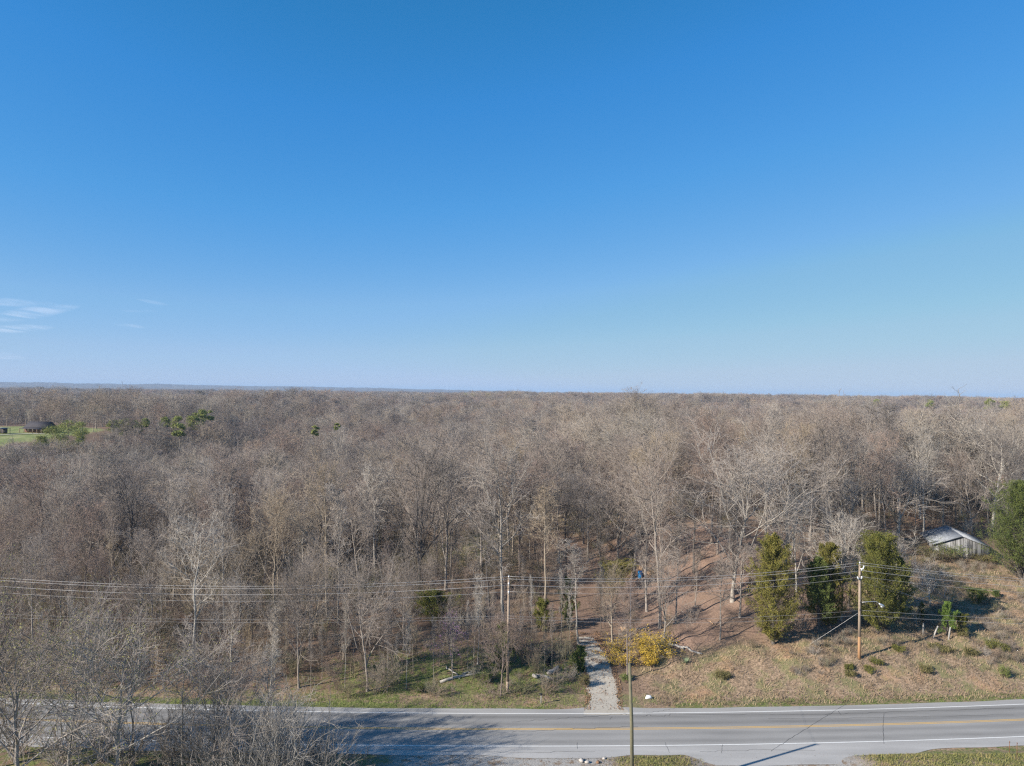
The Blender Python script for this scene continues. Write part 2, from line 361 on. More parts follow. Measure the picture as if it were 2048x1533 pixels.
for nm, arr in (('green', green), ('dry', dry), ('gravel', grav), ('yard', yard(GX, GY)), ('lawn', field(GX, GY))):
    a = gme.attributes.new(nm, 'FLOAT', 'POINT'); a.data.foreach_set('value', np.clip(arr, 0, 1).astype(np.float32).ravel())
def ground_mat():
    m = bpy.data.materials.new('ground_cover'); m.use_nodes = True; n = m.node_tree; b = n.nodes['Principled BSDF']
    b.inputs['Roughness'].default_value = 0.95; b.inputs['Specular IOR Level'].default_value = 0.1; K = n.links.new
    tc = n.nodes.new('ShaderNodeTexCoord')
    def noise(s, det=5, rough=.65):
        q = n.nodes.new('ShaderNodeTexNoise'); q.inputs['Scale'].default_value = s; q.inputs['Detail'].default_value = det; q.inputs['Roughness'].default_value = rough
        K(tc.outputs['Object'], q.inputs['Vector']); return q.outputs['Fac']
    def mr(src, a, c, lo=0., hi=1.):
        q = n.nodes.new('ShaderNodeMapRange'); q.inputs[1].default_value = a; q.inputs[2].default_value = c; q.inputs[3].default_value = lo; q.inputs[4].default_value = hi; K(src, q.inputs[0]); return q.outputs[0]
    def mix(f, a, c):
        q = n.nodes.new('ShaderNodeMix'); q.data_type = 'RGBA'
        for s_, v in ((0, f), (6, a), (7, c)):
            if isinstance(v, tuple): q.inputs[s_].default_value = (*v, 1)
            else: K(v, q.inputs[s_])
        return q.outputs[2]
    def mth(op, a, c):
        q = n.nodes.new('ShaderNodeMath'); q.operation = op
        for s_, v in ((0, a), (1, c)):
            if isinstance(v, float): q.inputs[s_].default_value = v
            else: K(v, q.inputs[s_])
        q.use_clamp = op != 'SUBTRACT'; return q.outputs[0]
    def at(nm):
        q = n.nodes.new('ShaderNodeAttribute'); q.attribute_name = nm; return q.outputs['Fac']
    fine, mid, big, vf = noise(4.5), noise(1.1), noise(.16, 4), noise(14, 3)
    litter = mix(mr(fine, .38, .62), (.11, .072, .050), (.30, .20, .145))
    litter = mix(mr(big, .42, .62, 0, .75), litter, (.17, .12, .075))
    litter = mix(mth('MULTIPLY', at('yard'), mr(fine, .35, .65, .25, .85)), litter, (.29, .195, .15))
    dryc = mix(mr(fine, .36, .64), (.17, .12, .08), (.42, .30, .205))
    dryc = mix(mr(mid, .50, .64, 0, .6), dryc, (.15, .11, .075)); dryc = mix(mr(noise(.33, 6, .7), .48, .58, 0, .75), dryc, (.17, .17, .075))
    dryc = mix(mr(big, .55, .68, 0, .55), dryc, (.47, .27, .15))
    grn = mix(mr(fine, .35, .65), (.075, .095, .028), (.22, .235, .085))
    gr = mix(mr(vf, .35, .68), (.20, .19, .175), (.50, .47, .43)); gr = mix(mr(mid, .5, .62, 0, .85), gr, (.21, .14, .085))
    c = mix(mth('MULTIPLY', at('dry'), mr(mid, .2, .45, .85, 1)), litter, dryc)
    gm = mr(mth('SUBTRACT', mth('ADD', at('green'), mr(mid, .2, .8, -.5, .5)), mr(fine, .2, .8, -.18, .18)), .38, .72)
    c = mix(gm, c, grn); c = mix(mth('MULTIPLY', at('gravel'), mr(mid, .25, .4, .8, 1)), c, gr)
    c = mix(at('lawn'), c, mix(mr(big, .35, .65), (.15, .195, .06), (.32, .31, .14)))
    K(c, b.inputs['Base Color'])
    bp = n.nodes.new('ShaderNodeBump'); bp.inputs['Strength'].default_value = 1.0; bp.inputs['Distance'].default_value = 0.07; K(fine, bp.inputs['Height']); K(bp.outputs[0], b.inputs['Normal'])
    return m
gme.materials.append(ground_mat()); tag(link('ground', gme), kind='structure')

# ------------------------------------------------------------------ road, markings, drive
def strip(name, xs, o0, o1, z, m, edge=None, kind='structure', parent=None, nv=2):
    xs = np.asarray(xs); dy = np.gradient(yc(xs), xs); nrm = np.hypot(1, dy)
    rows = []
    for t in np.linspace(0, 1, nv):
        off = o0 + (o1 - o0) * t; off = off if np.isscalar(off) else off
        rows.append(np.stack([xs - dy / nrm * off, yc(xs) + off / nrm, np.full(len(xs), z)], -1))
    V = np.concatenate(rows); n = len(xs); q = np.arange(n * nv).reshape(nv, n)
    F = np.stack([q[:-1, :-1], q[:-1, 1:], q[1:, 1:], q[1:, :-1]], -1).reshape(-1, 4)
    o = link(name, raw_mesh(name, V, [F], [m]), parent); 
    if kind: tag(o, kind=kind)
    return o
def asphalt():
    m = bpy.data.materials.new('asphalt'); m.use_nodes = True; n = m.node_tree; b = n.nodes['Principled BSDF']; K = n.links.new
    b.inputs['Roughness'].default_value = .9; b.inputs['Specular IOR Level'].default_value = .25
    a = n.nodes.new('ShaderNodeAttribute'); a.attribute_name = 'off'
    r = n.nodes.new('ShaderNodeValToRGB'); r.color_ramp.interpolation = 'EASE'
    mr = n.nodes.new('ShaderNodeMapRange'); mr.inputs[1].default_value = -6; mr.inputs[2].default_value = 6; K(a.outputs['Fac'], mr.inputs[0]); K(mr.outputs[0], r.inputs[0])
    stops = [(-6, .36), (-3.9, .355), (-3.4, .29), (-2.7, .235), (-1.9, .29), (-1.1, .24), (-.4, .29), (.4, .26), (1.1, .205), (1.9, .255), (2.7, .20), (3.4, .265), (3.75, .31), (6, .33)]
    e = r.color_ramp.elements
    while len(e) < len(stops): e.new(.5)
    for i, (p, v) in enumerate(stops): e[i].position = (p + 6) / 12; e[i].color = (v * 1.04, v, v * .95, 1)
    tc = n.nodes.new('ShaderNodeTexCoord'); mp = n.nodes.new('ShaderNodeMapping'); mp.inputs['Scale'].default_value = (.12, .9, 1); K(tc.outputs['Object'], mp.inputs[0])
    tx = n.nodes.new('ShaderNodeTexNoise'); tx.inputs['Scale'].default_value = 1; tx.inputs['Detail'].default_value = 6; K(mp.outputs[0], tx.inputs['Vector'])
    t2 = n.nodes.new('ShaderNodeTexNoise'); t2.inputs['Scale'].default_value = 9; t2.inputs['Detail'].default_value = 4; K(tc.outputs['Object'], t2.inputs['Vector'])
    m1 = n.nodes.new('ShaderNodeMapRange'); m1.inputs[1].default_value = .3; m1.inputs[2].default_value = .7; m1.inputs[3].default_value = .88; m1.inputs[4].default_value = 1.12; K(tx.outputs['Fac'], m1.inputs[0])
    m2 = n.nodes.new('ShaderNodeMapRange'); m2.inputs[1].default_value = .3; m2.inputs[2].default_value = .7; m2.inputs[3].default_value = .93; m2.inputs[4].default_value = 1.07; K(t2.outputs['Fac'], m2.inputs[0])
    mm = n.nodes.new('ShaderNodeMath'); mm.operation = 'MULTIPLY'; K(m1.outputs[0], mm.inputs[0]); K(m2.outputs[0], mm.inputs[1])
    hs = n.nodes.new('ShaderNodeHueSaturation'); K(r.outputs[0], hs.inputs['Color']); K(mm.outputs[0], hs.inputs['Value']); K(hs.outputs[0], b.inputs['Base Color']); return m
xs = np.linspace(-150, 170, 1300)
ne = NEAR_E + .12 * vn(xs, 0 * xs, 7, 21) - 2.2 * sm((xs - 16) / 3) * (1 - sm((xs - 33) / 8)) - .5 * sm((xs + 3) / 5) * (1 - sm((xs - 9) / 3))
fe = FAR_E + .08 * vn(xs, 0 * xs, 5, 22) + .4 * np.exp(-((xs - 11) / 3.5) ** 4)
ASPH = asphalt()
road = strip('road', xs, ne, fe, .03, ASPH, nv=9)
offs = np.concatenate([ne + (fe - ne) * t for t in np.linspace(0, 1, 9)])
a = road.data.attributes.new('off', 'FLOAT', 'POINT'); a.data.foreach_set('value', offs.astype(np.float32))
WHITE = mat('white_line', (.84, .83, .80), .8, noise=(2.2, .3, (.66, .65, .62))); YELL = mat('yellow_line', (.72, .43, .10), .8, noise=(5, .3, (.55, .36, .13)))
for nm, c0, wd, m in (('edge_marking', 3.52, .13, WHITE), ('edge_marking', -3.52, .13, WHITE), ('centre_marking', .12, .11, YELL), ('centre_marking', -.14, .11, YELL)):
    strip('road_' + nm, xs, c0 - wd / 2, c0 + wd / 2, .036, m)
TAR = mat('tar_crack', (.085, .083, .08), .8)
def crack(pts, wd):
    """tar line on the asphalt through photo points"""
    P = []
    for (a_, b_) in zip(pts[:-1], pts[1:]):
        for t in np.linspace(0, 1, 14, endpoint=False): P.append(G(a_[0] + (b_[0] - a_[0]) * t, a_[1] + (b_[1] - a_[1]) * t)[:2])
    P = np.array(P); rng = np.random.RandomState(len(P)); P[1:-1] += rng.normal(size=P[1:-1].shape) * .02
    d = np.gradient(P, axis=0); d /= np.linalg.norm(d, axis=1, keepdims=True) + 1e-9; nn = np.stack([-d[:, 1], d[:, 0]], 1) * (wd * rng.uniform(.5, 1.2, (len(P), 1)) / 2)
    V = np.concatenate([np.c_[P - nn, np.full(len(P), .041)], np.c_[P + nn, np.full(len(P), .041)]]); n = len(P); i = np.arange(n - 1)
    return V, np.stack([i, i + 1, i + 1 + n, i + n], 1)
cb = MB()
for pts, wd in (([(1024, 1446), (1150, 1437), (1250, 1430), (1262, 1433), (1300, 1433), (1322, 1435), (1342, 1431), (1536, 1431), (1650, 1431), (1780, 1426), (2048, 1418)], .09),
                ([(1024, 1466), (1150, 1460), (1285, 1455)], .08), ([(1285, 1427), (1300, 1428), (1350, 1419), (1380, 1413)], .05), ([(1536, 1440), (1760, 1437), (2048, 1431)], .05),
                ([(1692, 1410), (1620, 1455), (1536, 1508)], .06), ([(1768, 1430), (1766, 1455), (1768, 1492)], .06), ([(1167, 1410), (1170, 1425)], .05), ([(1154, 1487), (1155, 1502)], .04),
                ([(1330, 1487), (1340, 1510)], .04), ([(1445, 1492), (1443, 1510)], .04), ([(912, 1478), (975, 1493)], .03), ([(700, 1459), (900, 1470), (1020, 1466)], .04),
                ([(760, 1500), (900, 1505), (1060, 1507), (1200, 1505)], .06), ([(1400, 1506), (1500, 1503), (1640, 1503)], .05), ([(1224, 1436), (1219, 1442)], .04), ([(1676, 1424), (1682, 1432)], .05)):
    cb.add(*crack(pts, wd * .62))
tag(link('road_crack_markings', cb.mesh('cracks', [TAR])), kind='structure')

GRAV = mat('pale_gravel', (.36, .32, .265), .95, noise=(2.2, .22, (.47, .43, .365)), bump=(.35, .04))
ys = np.arange(76.9, 97, .2)
V = []; F = []
rng = np.random.RandomState(4); wl = (1.65 - .5 * sm((ys - 88) / 9)) + .22 * vn(ys, ys * 0, 3, 31) + .5 * np.exp(-((ys - 77) / 1.6) ** 2); wr = (1.55 - .55 * sm((ys - 88) / 9)) + .22 * vn(ys, ys * 0, 3.3, 32) + 1.4 * np.exp(-((ys - 77) / 1.5) ** 2)
cx = drive_x(ys)
for i, y in enumerate(ys):
    for j in range(7):
        x = cx[i] - wl[i] + (wl[i] + wr[i]) * j / 6 + (rng.normal() * .10 if j in (0, 6) else 0); V.append((x, y, max(T(x, y), .0) + (.045 if y > 78.6 else .034)))
q = np.arange(len(V)).reshape(len(ys), 7); F = np.stack([q[:-1, :-1], q[:-1, 1:], q[1:, 1:], q[1:, :-1]], -1).reshape(-1, 4)
tag(link('gravel_path', raw_mesh('drive', V, [F], [GRAV], smooth=True)), kind='structure')

# ------------------------------------------------------------------ grass (stuff)
def blades(name, pts, h, wd, m, label, seed=1):
    rng = np.random.RandomState(seed); n = len(pts); P = np.asarray(pts); a = rng.rand(n) * 6.283; hh = h * rng.uniform(.4, 1.3, n)
    dx, dy = np.cos(a) * wd, np.sin(a) * wd; lean = rng.normal(size=(n, 2)) * hh[:, None] * .5
    V = np.stack([P - np.stack([dx, dy, 0 * dx + .03], 1), P + np.stack([dx, dy, 0 * dx - .03], 1), P + np.c_[lean, hh]], 1).reshape(-1, 3)
    o = link(name, raw_mesh(name, V, [np.arange(n * 3).reshape(n, 3)], [m])); tag(o, label, 'grass', None, 'stuff')
def sample(n, x0, x1, y0, y1, f, seed):
    rng = np.random.RandomState(seed); x = rng.uniform(x0, x1, n); y = rng.uniform(y0, y1, n); k = rng.rand(n) < f(x, y); x, y = x[k], y[k]
    return np.stack([x, y, terr(x, y)], 1)
offd = lambda x, y: (np.abs(x - drive_x(y)) > 2.0) | (y > 105)
S_ = lambda x, y: y - yc(x) - FAR_E
LEAFM = mat('dead_leaves', (.17, .10, .06), .95, noise=(1.5, .2, (.33, .21, .13)))
lf = sample(26000, 6, 15, 78, 99, lambda x, y: (np.abs(x - drive_x(y)) < 2.1) * np.clip(.05 + .75 * sm((y - 83) / 9) * sm(vn(x, y, 2.2, 71) + .35) + .35 * np.exp(-((x - drive_x(y)) / .35) ** 2) * sm(vn(x, y, 3, 72) + .3) + .6 * sm((np.abs(x - drive_x(y)) - 1.2) / .6), 0, 1), 73)
lf[:, 2] += .075; lb_ = MB(); lb_.leaves(lf, .06, np.random.RandomState(3), asp=.7); tag(link('fallen_leaves', lb_.mesh('fallen_leaves', [LEAFM])), 'brown dead leaves drifted over the gravel drive', 'leaves', None, 'stuff')
DRYG = mat('dry_grass', (.15, .115, .07), .95, noise=(.33, .12, (.41, .30, .20)))
GRNG = mat('green_grass', (.10, .15, .035), .9, noise=(.7, .2, (.25, .28, .08)))
blades('dry_grass', sample(150000, 10, 100, 76, 135, lambda x, y: meadow(x, y) * (S_(x, y) > .5) * offd(x, y) * (.45 + .5 * sm(vn(x, y, 5, 41) + .5)), 5), .38, .035, DRYG, 'tan dry grass covering the bank right of the gravel drive')
blades('green_grass', np.concatenate([sample(60000, -70, 9, 77, 105, lambda x, y: (S_(x, y) > .1) * offd(x, y) * (1 - sm((S_(x, y) - 1.5 - 11 * np.exp(-((x + 3) / 16) ** 4)) / 8)) * (.3 + .7 * sm(vn(x, y, 4, 43) + .6)), 6),
      sample(30000, 12, 100, 77, 100, lambda x, y: (S_(x, y) > .1) * (S_(x, y) < 3) * .6 * offd(x, y) * sm(vn(x, y, 6, 44) + .6), 8)]), .26, .03, GRNG, 'green spring grass along the verge and beside the drive')
blades('verge_grass', sample(40000, 8, 60, 60, 69, lambda x, y: (yc(x) + NEAR_E - y > .3) * np.clip(np.exp(-((x - 13.5) / 3.6) ** 4) + sm((x - 32) / 3), 0, 1), 9), .22, .03, mat('verge_blades', (.30, .24, .11), .95, noise=(.8, .2, (.16, .18, .05))), 'mixed dry and green grass on the near side of the road')

# ------------------------------------------------------------------ wood: landmark bare trees placed where the photo has them
used = []
def lm(px, py, top, kind, seed, wpx, tone, label, d=None, **k):
    if d is None: x, y, z = G(px, py)
    else: x, y, _ = A(px, py, d); z = T(x, y)
    zt = A(px, top, y)[2]; h = max(zt - z, 3); wm = wpx / FPX * y; wx = wm / (WIDTH[kind] * h / 20)
    used.append((x, y)); plant_tree(kind, seed, x, y, h, min(max(wx, .5), 1.7), tone, label, **k)
lm(384, 1335, 1050, 'forest', 3, 200, 'white-barked', 'white-barked tree with bare pale limbs rising through the power wires at left')
lm(598, 1378, 1130, 'vase', 2, 150, 'grey', 'bare tree with dark lower trunk and pale upper stems on the verge left of centre')
lm(735, 1383, 1125, 'vase', 1, 190, 'grey', 'forked bare tree leaning right on the verge, dark trunk, between pole and left thicket')
lm(1157, 1290, 1075, 'slim', 2, 150, 'pale grey', 'slender pale bare tree on the left edge of the gravel drive')
lm(1320, 1258, 880, 'forest', 1, 190, 'grey', 'tall straight grey-trunked bare tree behind the yellow flowering shrubs')
lm(1440, 1282, 1120, 'slim', 1, 150, 'grey', 'short bare tree with thick trunk standing alone on the tan bank')
lm(1465, 1205, 890, 'vase', 1, 290, 'pale grey', 'broad pale bare tree with dense fan crown right of the blue barrel')
lm(1266, 1157, 930, 'vase', 2, 260, 'grey', 'large multi-limbed bare tree directly beside the blue barrel')
lm(1008, 1265, 905, 'forest', 2, 230, 'pale grey', 'tall pale-limbed bare tree just behind the left power pole')
lm(1352, 1245, 1010, 'slim', 3, 100, 'grey', 'thin crooked bare tree between the straight grey tree and the lone short one')
lm(1388, 1146, 960, 'forest', 4, 150, 'dark grey', 'bare tree with orange-lit base in the leafy yard behind the wires')
lm(1130, 1165, 960, 'forest', 3, 160, 'dark grey', 'dark-trunked bare tree left of the drive where it enters the wood')
lm(1090, 1205, 970, 'slim', 1, 130, 'tan', 'thin tan bare tree between the pole and the drive')
lm(230, 1160, 965, 'spread', 1, 260, 'grey', 'wide spreading bare tree with pale crooked limbs in the left wood')
lm(655, 1240, 930, 'forest', 2, 170, 'tan', 'tall bare tree with long clear trunk, left one of a close pair')
lm(678, 1250, 960, 'slim', 2, 120, 'pale grey', 'slim bare tree, right one of a close pair')
lm(835, 1206, 895, 'vase', 2, 230, 'dark grey', 'large dark upswept bare tree above the small cedar left of the pole')
lm(892, 1180, 880, 'vase', 1, 210, 'grey', 'tall grey fan-crowned bare tree behind the pink flowering tree')
lm(980, 1265, 1000, 'forest', 1, 150, 'dark grey', 'black-trunked bare tree in shade just left of the pole')
lm(1570, 1150, 900, 'vase', 3, 230, 'pale grey', 'pale bare tree with open crown behind the leftmost tall cedar')
lm(1690, 1160, 950, 'spread', 2, 240, 'pale grey', 'low-limbed pale bare tree between the tall cedars', d=122)
lm(1795, 1120, 900, 'spread', 3, 270, 'pale grey', 'spreading bare tree with pale arching limbs behind the right tall cedar', d=128)
lm(1840, 1100, 860, 'forest', 2, 150, 'white-barked', 'tall white-limbed bare tree left of the grey barn', d=150)
lm(1915, 1070, 930, 'vase', 2, 170, 'tan', 'tan bare tree directly behind the grey barn', d=150)
lm(1985, 1030, 840, 'spread', 1, 190, 'white-barked', 'white-limbed bare tree behind the big cedar at the right edge', d=140)
lm(1660, 950, 830, 'vase', 1, 120, 'white-barked', 'white-trunked bare tree standing out in the wood above the tall cedars', d=230)
lm(1235, 1020, 860, 'forest', 3, 120, 'white-barked', 'thin white bare tree over the clearing behind the yard', d=190)
lm(400, 1120, 925, 'forest', 4, 180, 'pale grey', 'pale bare tree with kinked leader above the white-barked tree at left', d=135)
lm(955, 1330, 1150, 'slim', 3, 70, 'white-barked', 'small white-stemmed bare tree left of the power pole')
lm(905, 1360, 1230, 'slim', 1, 60, 'grey', 'small grey bare tree under the pink flowering tree')
lm(540, 1385, 1200, 'slim', 2, 70, 'white-barked', 'thin white bare stem on the verge between the two forked trees')
lm(1390, 1215, 1085, 'slim', 2, 60, 'grey', 'small thin bare tree on the leafy floor left of the lone short tree')
lm(1290, 1200, 1090, 'slim', 3, 50, 'grey', 'thin straight bare stem just below the blue barrel')
lm(1465, 1190, 1010, 'forest', 3, 140, 'dark grey', 'dark bare trunk close behind the broad pale tree')
lm(1225, 1285, 1115, 'spread', 2, 130, 'tan', 'low twiggy bare tree at the right edge of the drive')

SAP = [(548, 1372), (570, 1352), (622, 1384), (644, 1360), (690, 1378), (706, 1350), (775, 1386), (792, 1362), (812, 1378), (826, 1345), (868, 1372), (935, 1338), (948, 1318), (965, 1345), (985, 1300), (1038, 1318), (1062, 1300), (1088, 1362), (1104, 1335), (1122, 1290), (1140, 1310)]
for i, (px, py) in enumerate(SAP):
    x, y, z = G(px, py); used.append((x, y))
    plant_tree('slim', 1 + i % 3, x, y, random.uniform(5.5, 11), random.uniform(.45, .7), ['white-barked', 'pale grey', 'grey', 'tan'][i * 7 % 4],
               'thin young bare tree, %s from left between the near thicket and the drive' % ['first', 'second', 'third', 'fourth', 'fifth', 'sixth', 'seventh', 'eighth', 'ninth', 'tenth', 'eleventh', 'twelfth', 'thirteenth', 'fourteenth', 'fifteenth', 'sixteenth', 'seventeenth', 'eighteenth', 'nineteenth', 'twentieth', 'twenty-first'][i], group='thin young trees on the left verge')

def dens(x, y):                              # how wooded a spot is, 0..1
    s = S_(x, y); d = np.ones_like(x)
    d = d * (s > 2.6) * (1 - meadow(x, y)) * (1 - .68 * yard(x, y)) * (1 - field(x, y)) * (1 - .9 * clear2(x, y))
    d = d * ((np.abs(x - drive_x(y)) > 2.3) | (y > 170)) * (np.hypot(x - 75, y - 124) > 9.5) * (np.hypot(x - 66, y - 110) > 9) * (np.hypot(x - 71, y - 117) > 6)
    return d
rng = np.random.RandomState(12)
def poisson(n, r0, r1, spacing, seed, amax=37, start=()):
    rng = np.random.RandomState(seed); a = np.radians(rng.uniform(-amax, amax, n)); r = np.sqrt(rng.uniform(r0 * r0, r1 * r1, n)); x, y = np.sin(a) * r, np.cos(a) * r
    k = rng.rand(n) < dens(x, y); x, y = x[k], y[k]; cell = {}
    out = []
    def ok(p, s):
        c = (int(p[0] // s), int(p[1] // s))
        return all(math.hypot(p[0] - q[0], p[1] - q[1]) > s for i in (-1, 0, 1) for j in (-1, 0, 1) for q in cell.get((c[0] + i, c[1] + j), ()))
    for p in start: cell.setdefault((int(p[0] // spacing), int(p[1] // spacing)), []).append(p)
    for p in zip(x, y):
        if ok(p, spacing): cell.setdefault((int(p[0] // spacing), int(p[1] // spacing)), []).append(p); out.append(p)
    return out
openl = lambda x, y: np.exp(-((x + 12) / 21) ** 4) * (1 - sm((y - 128) / 22))      # lighter wood left of the drive
cand = [p for i_, p in enumerate(poisson(9000, 80, 215, 5.2, 3, 36, used)) if (i_ * 7919 % 100) / 100 > .25 * openl(p[0], p[1])]
cand.sort(key=lambda p: math.hypot(*p)); solo, rest = cand[:240], cand[240:]
UNITS = 'first second third fourth fifth sixth seventh eighth ninth tenth eleventh twelfth thirteenth fourteenth fifteenth sixteenth seventeenth eighteenth nineteenth'.split()
TENS = {2: ('twentieth', 'twenty'), 3: ('thirtieth', 'thirty'), 4: ('fortieth', 'forty'), 5: ('fiftieth', 'fifty'), 6: ('sixtieth', 'sixty'), 7: ('seventieth', 'seventy')}
def ordinal(n): return UNITS[n - 1] if n < 20 else TENS[n // 10][0] if n % 10 == 0 else TENS[n // 10][1] + '-' + UNITS[n % 10 - 1]
ROWN = ['frontmost row by the verge'] + [q + ' row back from the road' for q in ('second', 'third', 'fourth', 'fifth', 'sixth', 'seventh', 'eighth', 'ninth')]
rows = {}
for i, p in enumerate(solo): rows.setdefault(i * 9 // len(solo), []).append(p)
tl = list(TONES)
for rr_, ps in rows.items():
    ps.sort(key=lambda p: p[0] / p[1])
    for i, p in enumerate(ps):
        x, y = p; leftness = x < 5
        kind = random.choices(['forest', 'slim', 'vase', 'spread'], [4, 4 if leftness else 1.5, 3.5, 2])[0]
        h = {'forest': random.uniform(14, 24), 'slim': random.uniform(8, 17), 'vase': random.uniform(13, 22), 'spread': random.uniform(11, 19)}[kind]
        if rr_ == 0: h *= .62
        if rr_ == 1: h *= .85
        tone = random.choices(tl, [5, 3, 4, 2, 2.5, 1])[0]
        shape = {'forest': 'oval-crowned', 'slim': 'slender', 'vase': 'fan-crowned', 'spread': 'spreading'}[kind]
        plant_tree(kind, random.choice([1, 2, 3, 4]) if kind != 'slim' else random.choice([1, 2, 3]), x, y, h, random.uniform(.8, 1.15), tone,
                   '%s %s bare tree, %s from left, %s' % (shape, tone, ordinal(i + 1), ROWN[rr_]))

# the rest of the wood: nobody could count it
near_p = [bare_tree(50 + i, k, 20, 1) for i, k in enumerate(['forest', 'spread', 'vase', 'spread', 'forest', 'vase', 'vase'])]
far_p = [bare_tree(80 + i, k, 20, 2) for i, k in enumerate(['forest', 'vase', 'spread', 'forest', 'vase'])]
def merged(t, c, tips):
    m = MB()
    for src, k in ((t, 0), (c, 1)):
        base = m.n
        m.V += src.V; m.F += [f + base for f in src.F]; m.n += src.n; m.M += [np.full(len(f), k) for f in src.F]
    return m.mesh('woodland_tree', [FARBARK, FARTWIG])
srcs = [merged(*q) for q in near_p + far_p]
pts = list(rest) + poisson(26000, 215, 720, 9.2, 21, 41); nmid = len(pts)
pts += poisson(60000, 720, 2600, 11.5, 22, 41)
ex = [p for p in poisson(30000, 235, 345, 5.0, 23, 41) if math.degrees(math.atan2(p[0], p[1])) < -22]
pts = list(pts[:nmid]) + ex + list(pts[nmid:]); nmid += len(ex)
pts = np.array(pts); n = len(pts); rng = np.random.RandomState(33); z = terr(pts[:, 0], pts[:, 1])
ra = np.hypot(pts[:, 0], pts[:, 1])
aw = np.degrees(np.arctan2(pts[:, 0], pts[:, 1])); low = (aw < -24) & (ra > 170) & (ra < 335)
idx = np.where(np.arange(n) < nmid, rng.randint(0, 7, n), 7 + rng.randint(0, 5, n))
s = np.clip(rng.normal(.82, .15, n), .45, 1.2) * (.94 + .14 * vn(pts[:, 0], pts[:, 1], 70, 9))
hmax = (34 - 122 / 1450 * pts[:, 1] - z) / 17.0          # the wood before the field stays low enough to see the field over it
front_f = (aw < -29.5) & (pts[:, 1] > 150) & (pts[:, 1] < 352); s = np.where(front_f, np.minimum(s, hmax), np.where(low, np.minimum(s, .75), s))
s = np.minimum(s, (33.6 - z) / 18.5); kp = s > .22; pts, z, ra, idx, s = pts[kp], z[kp], ra[kp], idx[kp], s[kp]; n = len(pts)
wx = s * rng.uniform(.85, 1.4, n); wx = np.where(ra > 720, wx * 1.45, wx)
fr = np.concatenate([np.geomspace(2500, 15500, 130)]); fa = np.radians(np.linspace(-48, 48, 900)); FA, FR = np.meshgrid(fa, fr); FX, FY = np.sin(FA) * FR, np.cos(FA) * FR
rg = np.random.RandomState(8); FZ = terr(FX, FY) + 14 + rg.uniform(-2.2, 2.2, FX.shape) + 1.5 * vn(FX, FY, 300, 51)
FZ[0] = terr(FX[0], FY[0])
qi = np.arange(FX.size).reshape(FX.shape); ff = np.stack([qi[:-1, :-1], qi[:-1, 1:], qi[1:, 1:], qi[1:, :-1]], -1).reshape(-1, 4)
CANOPY = mat('far_canopy', (.12, .10, .09), .95, noise=(.012, .2, (.19, .155, .13)))
scatter('distant_woods', np.c_[pts, z - .2], rng.rand(n) * 6.28, np.stack([wx, wx, s], 1), idx, srcs, 'bare grey-brown wood stretching from behind the nearer trees to the horizon', 'woods',
        np.stack([FX, FY, FZ], -1).reshape(-1, 3), ff, [CANOPY])

# undergrowth
def brush(seed, H=2.6, n=26, spreadr=.9, tipr=.006, leaf=0):
    rng = np.random.RandomState(seed); a = rng.rand(n) * 6.283; K = 5
    d = np.stack([np.cos(a) * spreadr * rng.rand(n), np.sin(a) * spreadr * rng.rand(n), np.ones(n)], 1); d /= np.linalg.norm(d, axis=1, keepdims=True)
    P = np.zeros((n, K, 3)); P[:, 0, :2] = rng.normal(size=(n, 2)) * .35; L = H * rng.uniform(.5, 1.1, n)
    for q in range(1, K):
        d = d + rng.normal(size=(n, 3)) * .12; d /= np.linalg.norm(d, axis=1, keepdims=True); P[:, q] = P[:, q - 1] + d * (L / (K - 1))[:, None]
    R = np.linspace(.016, .006, K)[None] * np.ones((n, 1)) * H / 2.6
    L2 = children(P, R, 7, .2, 1, rng, -.34, .6, .25, 3, .06, .2, .7, tipr); L3 = children(*L2, 4, .2, 1, rng, -.5, .6, .25, 2, .03, .2, .8, tipr)
    m = MB(); m.add(*tubes(P, R, 3)); m.add(*tubes(*L2, 3)); m.add(*tubes(*L3, 3)); return m, np.concatenate([L2[0][:, -1], L3[0][:, -1], L2[0][:, 1]])
bs = [brush(i, 2.6, 24, 1.0)[0].mesh('thicket', [BRUSHM]) for i in range(3)] + [brush(10 + i, 5.0, 9, .35)[0].mesh('sapling_stems', [BRUSHM]) for i in range(3)]
bp_ = np.array(poisson(40000, 80, 260, 1.55, 44, 37)); k = rng.rand(len(bp_)) < np.clip(.95 - .5 * (bp_[:, 0] > 5), 0, 1) * (1 - .4 * yard(bp_[:, 0], bp_[:, 1])) * (1 - .25 * openl(bp_[:, 0], bp_[:, 1])); bp_ = bp_[k]
n = len(bp_); z = terr(bp_[:, 0], bp_[:, 1]); s = rng.uniform(.35, 1.15, n); pk = rng.randint(0, 6, n)
front = S_(bp_[:, 0], bp_[:, 1]) < 7; s = np.where(front & (bp_[:, 0] > -14), s * .7, s); s = np.where(bp_[:, 0] < -10, s * 1.15, s)
br = sample(2600, 26, 95, 84, 118, lambda x, y: meadow(x, y) * (S_(x, y) > 4.5) * sm((x - 30) / 14) * sm(vn(x, y, 9, 61) * 1.4 + .25), 62)
bp_ = np.concatenate([bp_, br[:, :2]]); s = np.concatenate([s, rng.uniform(.18, .48, len(br))]); pk = np.concatenate([pk, rng.randint(0, 3, len(br))]); n = len(bp_); z = terr(bp_[:, 0], bp_[:, 1])
scatter('undergrowth', np.c_[bp_, z - .05], rng.rand(n) * 6.28, np.stack([s, s, s], 1), pk, bs, 'brown leafless saplings and thicket on the floor of the wood', 'undergrowth')

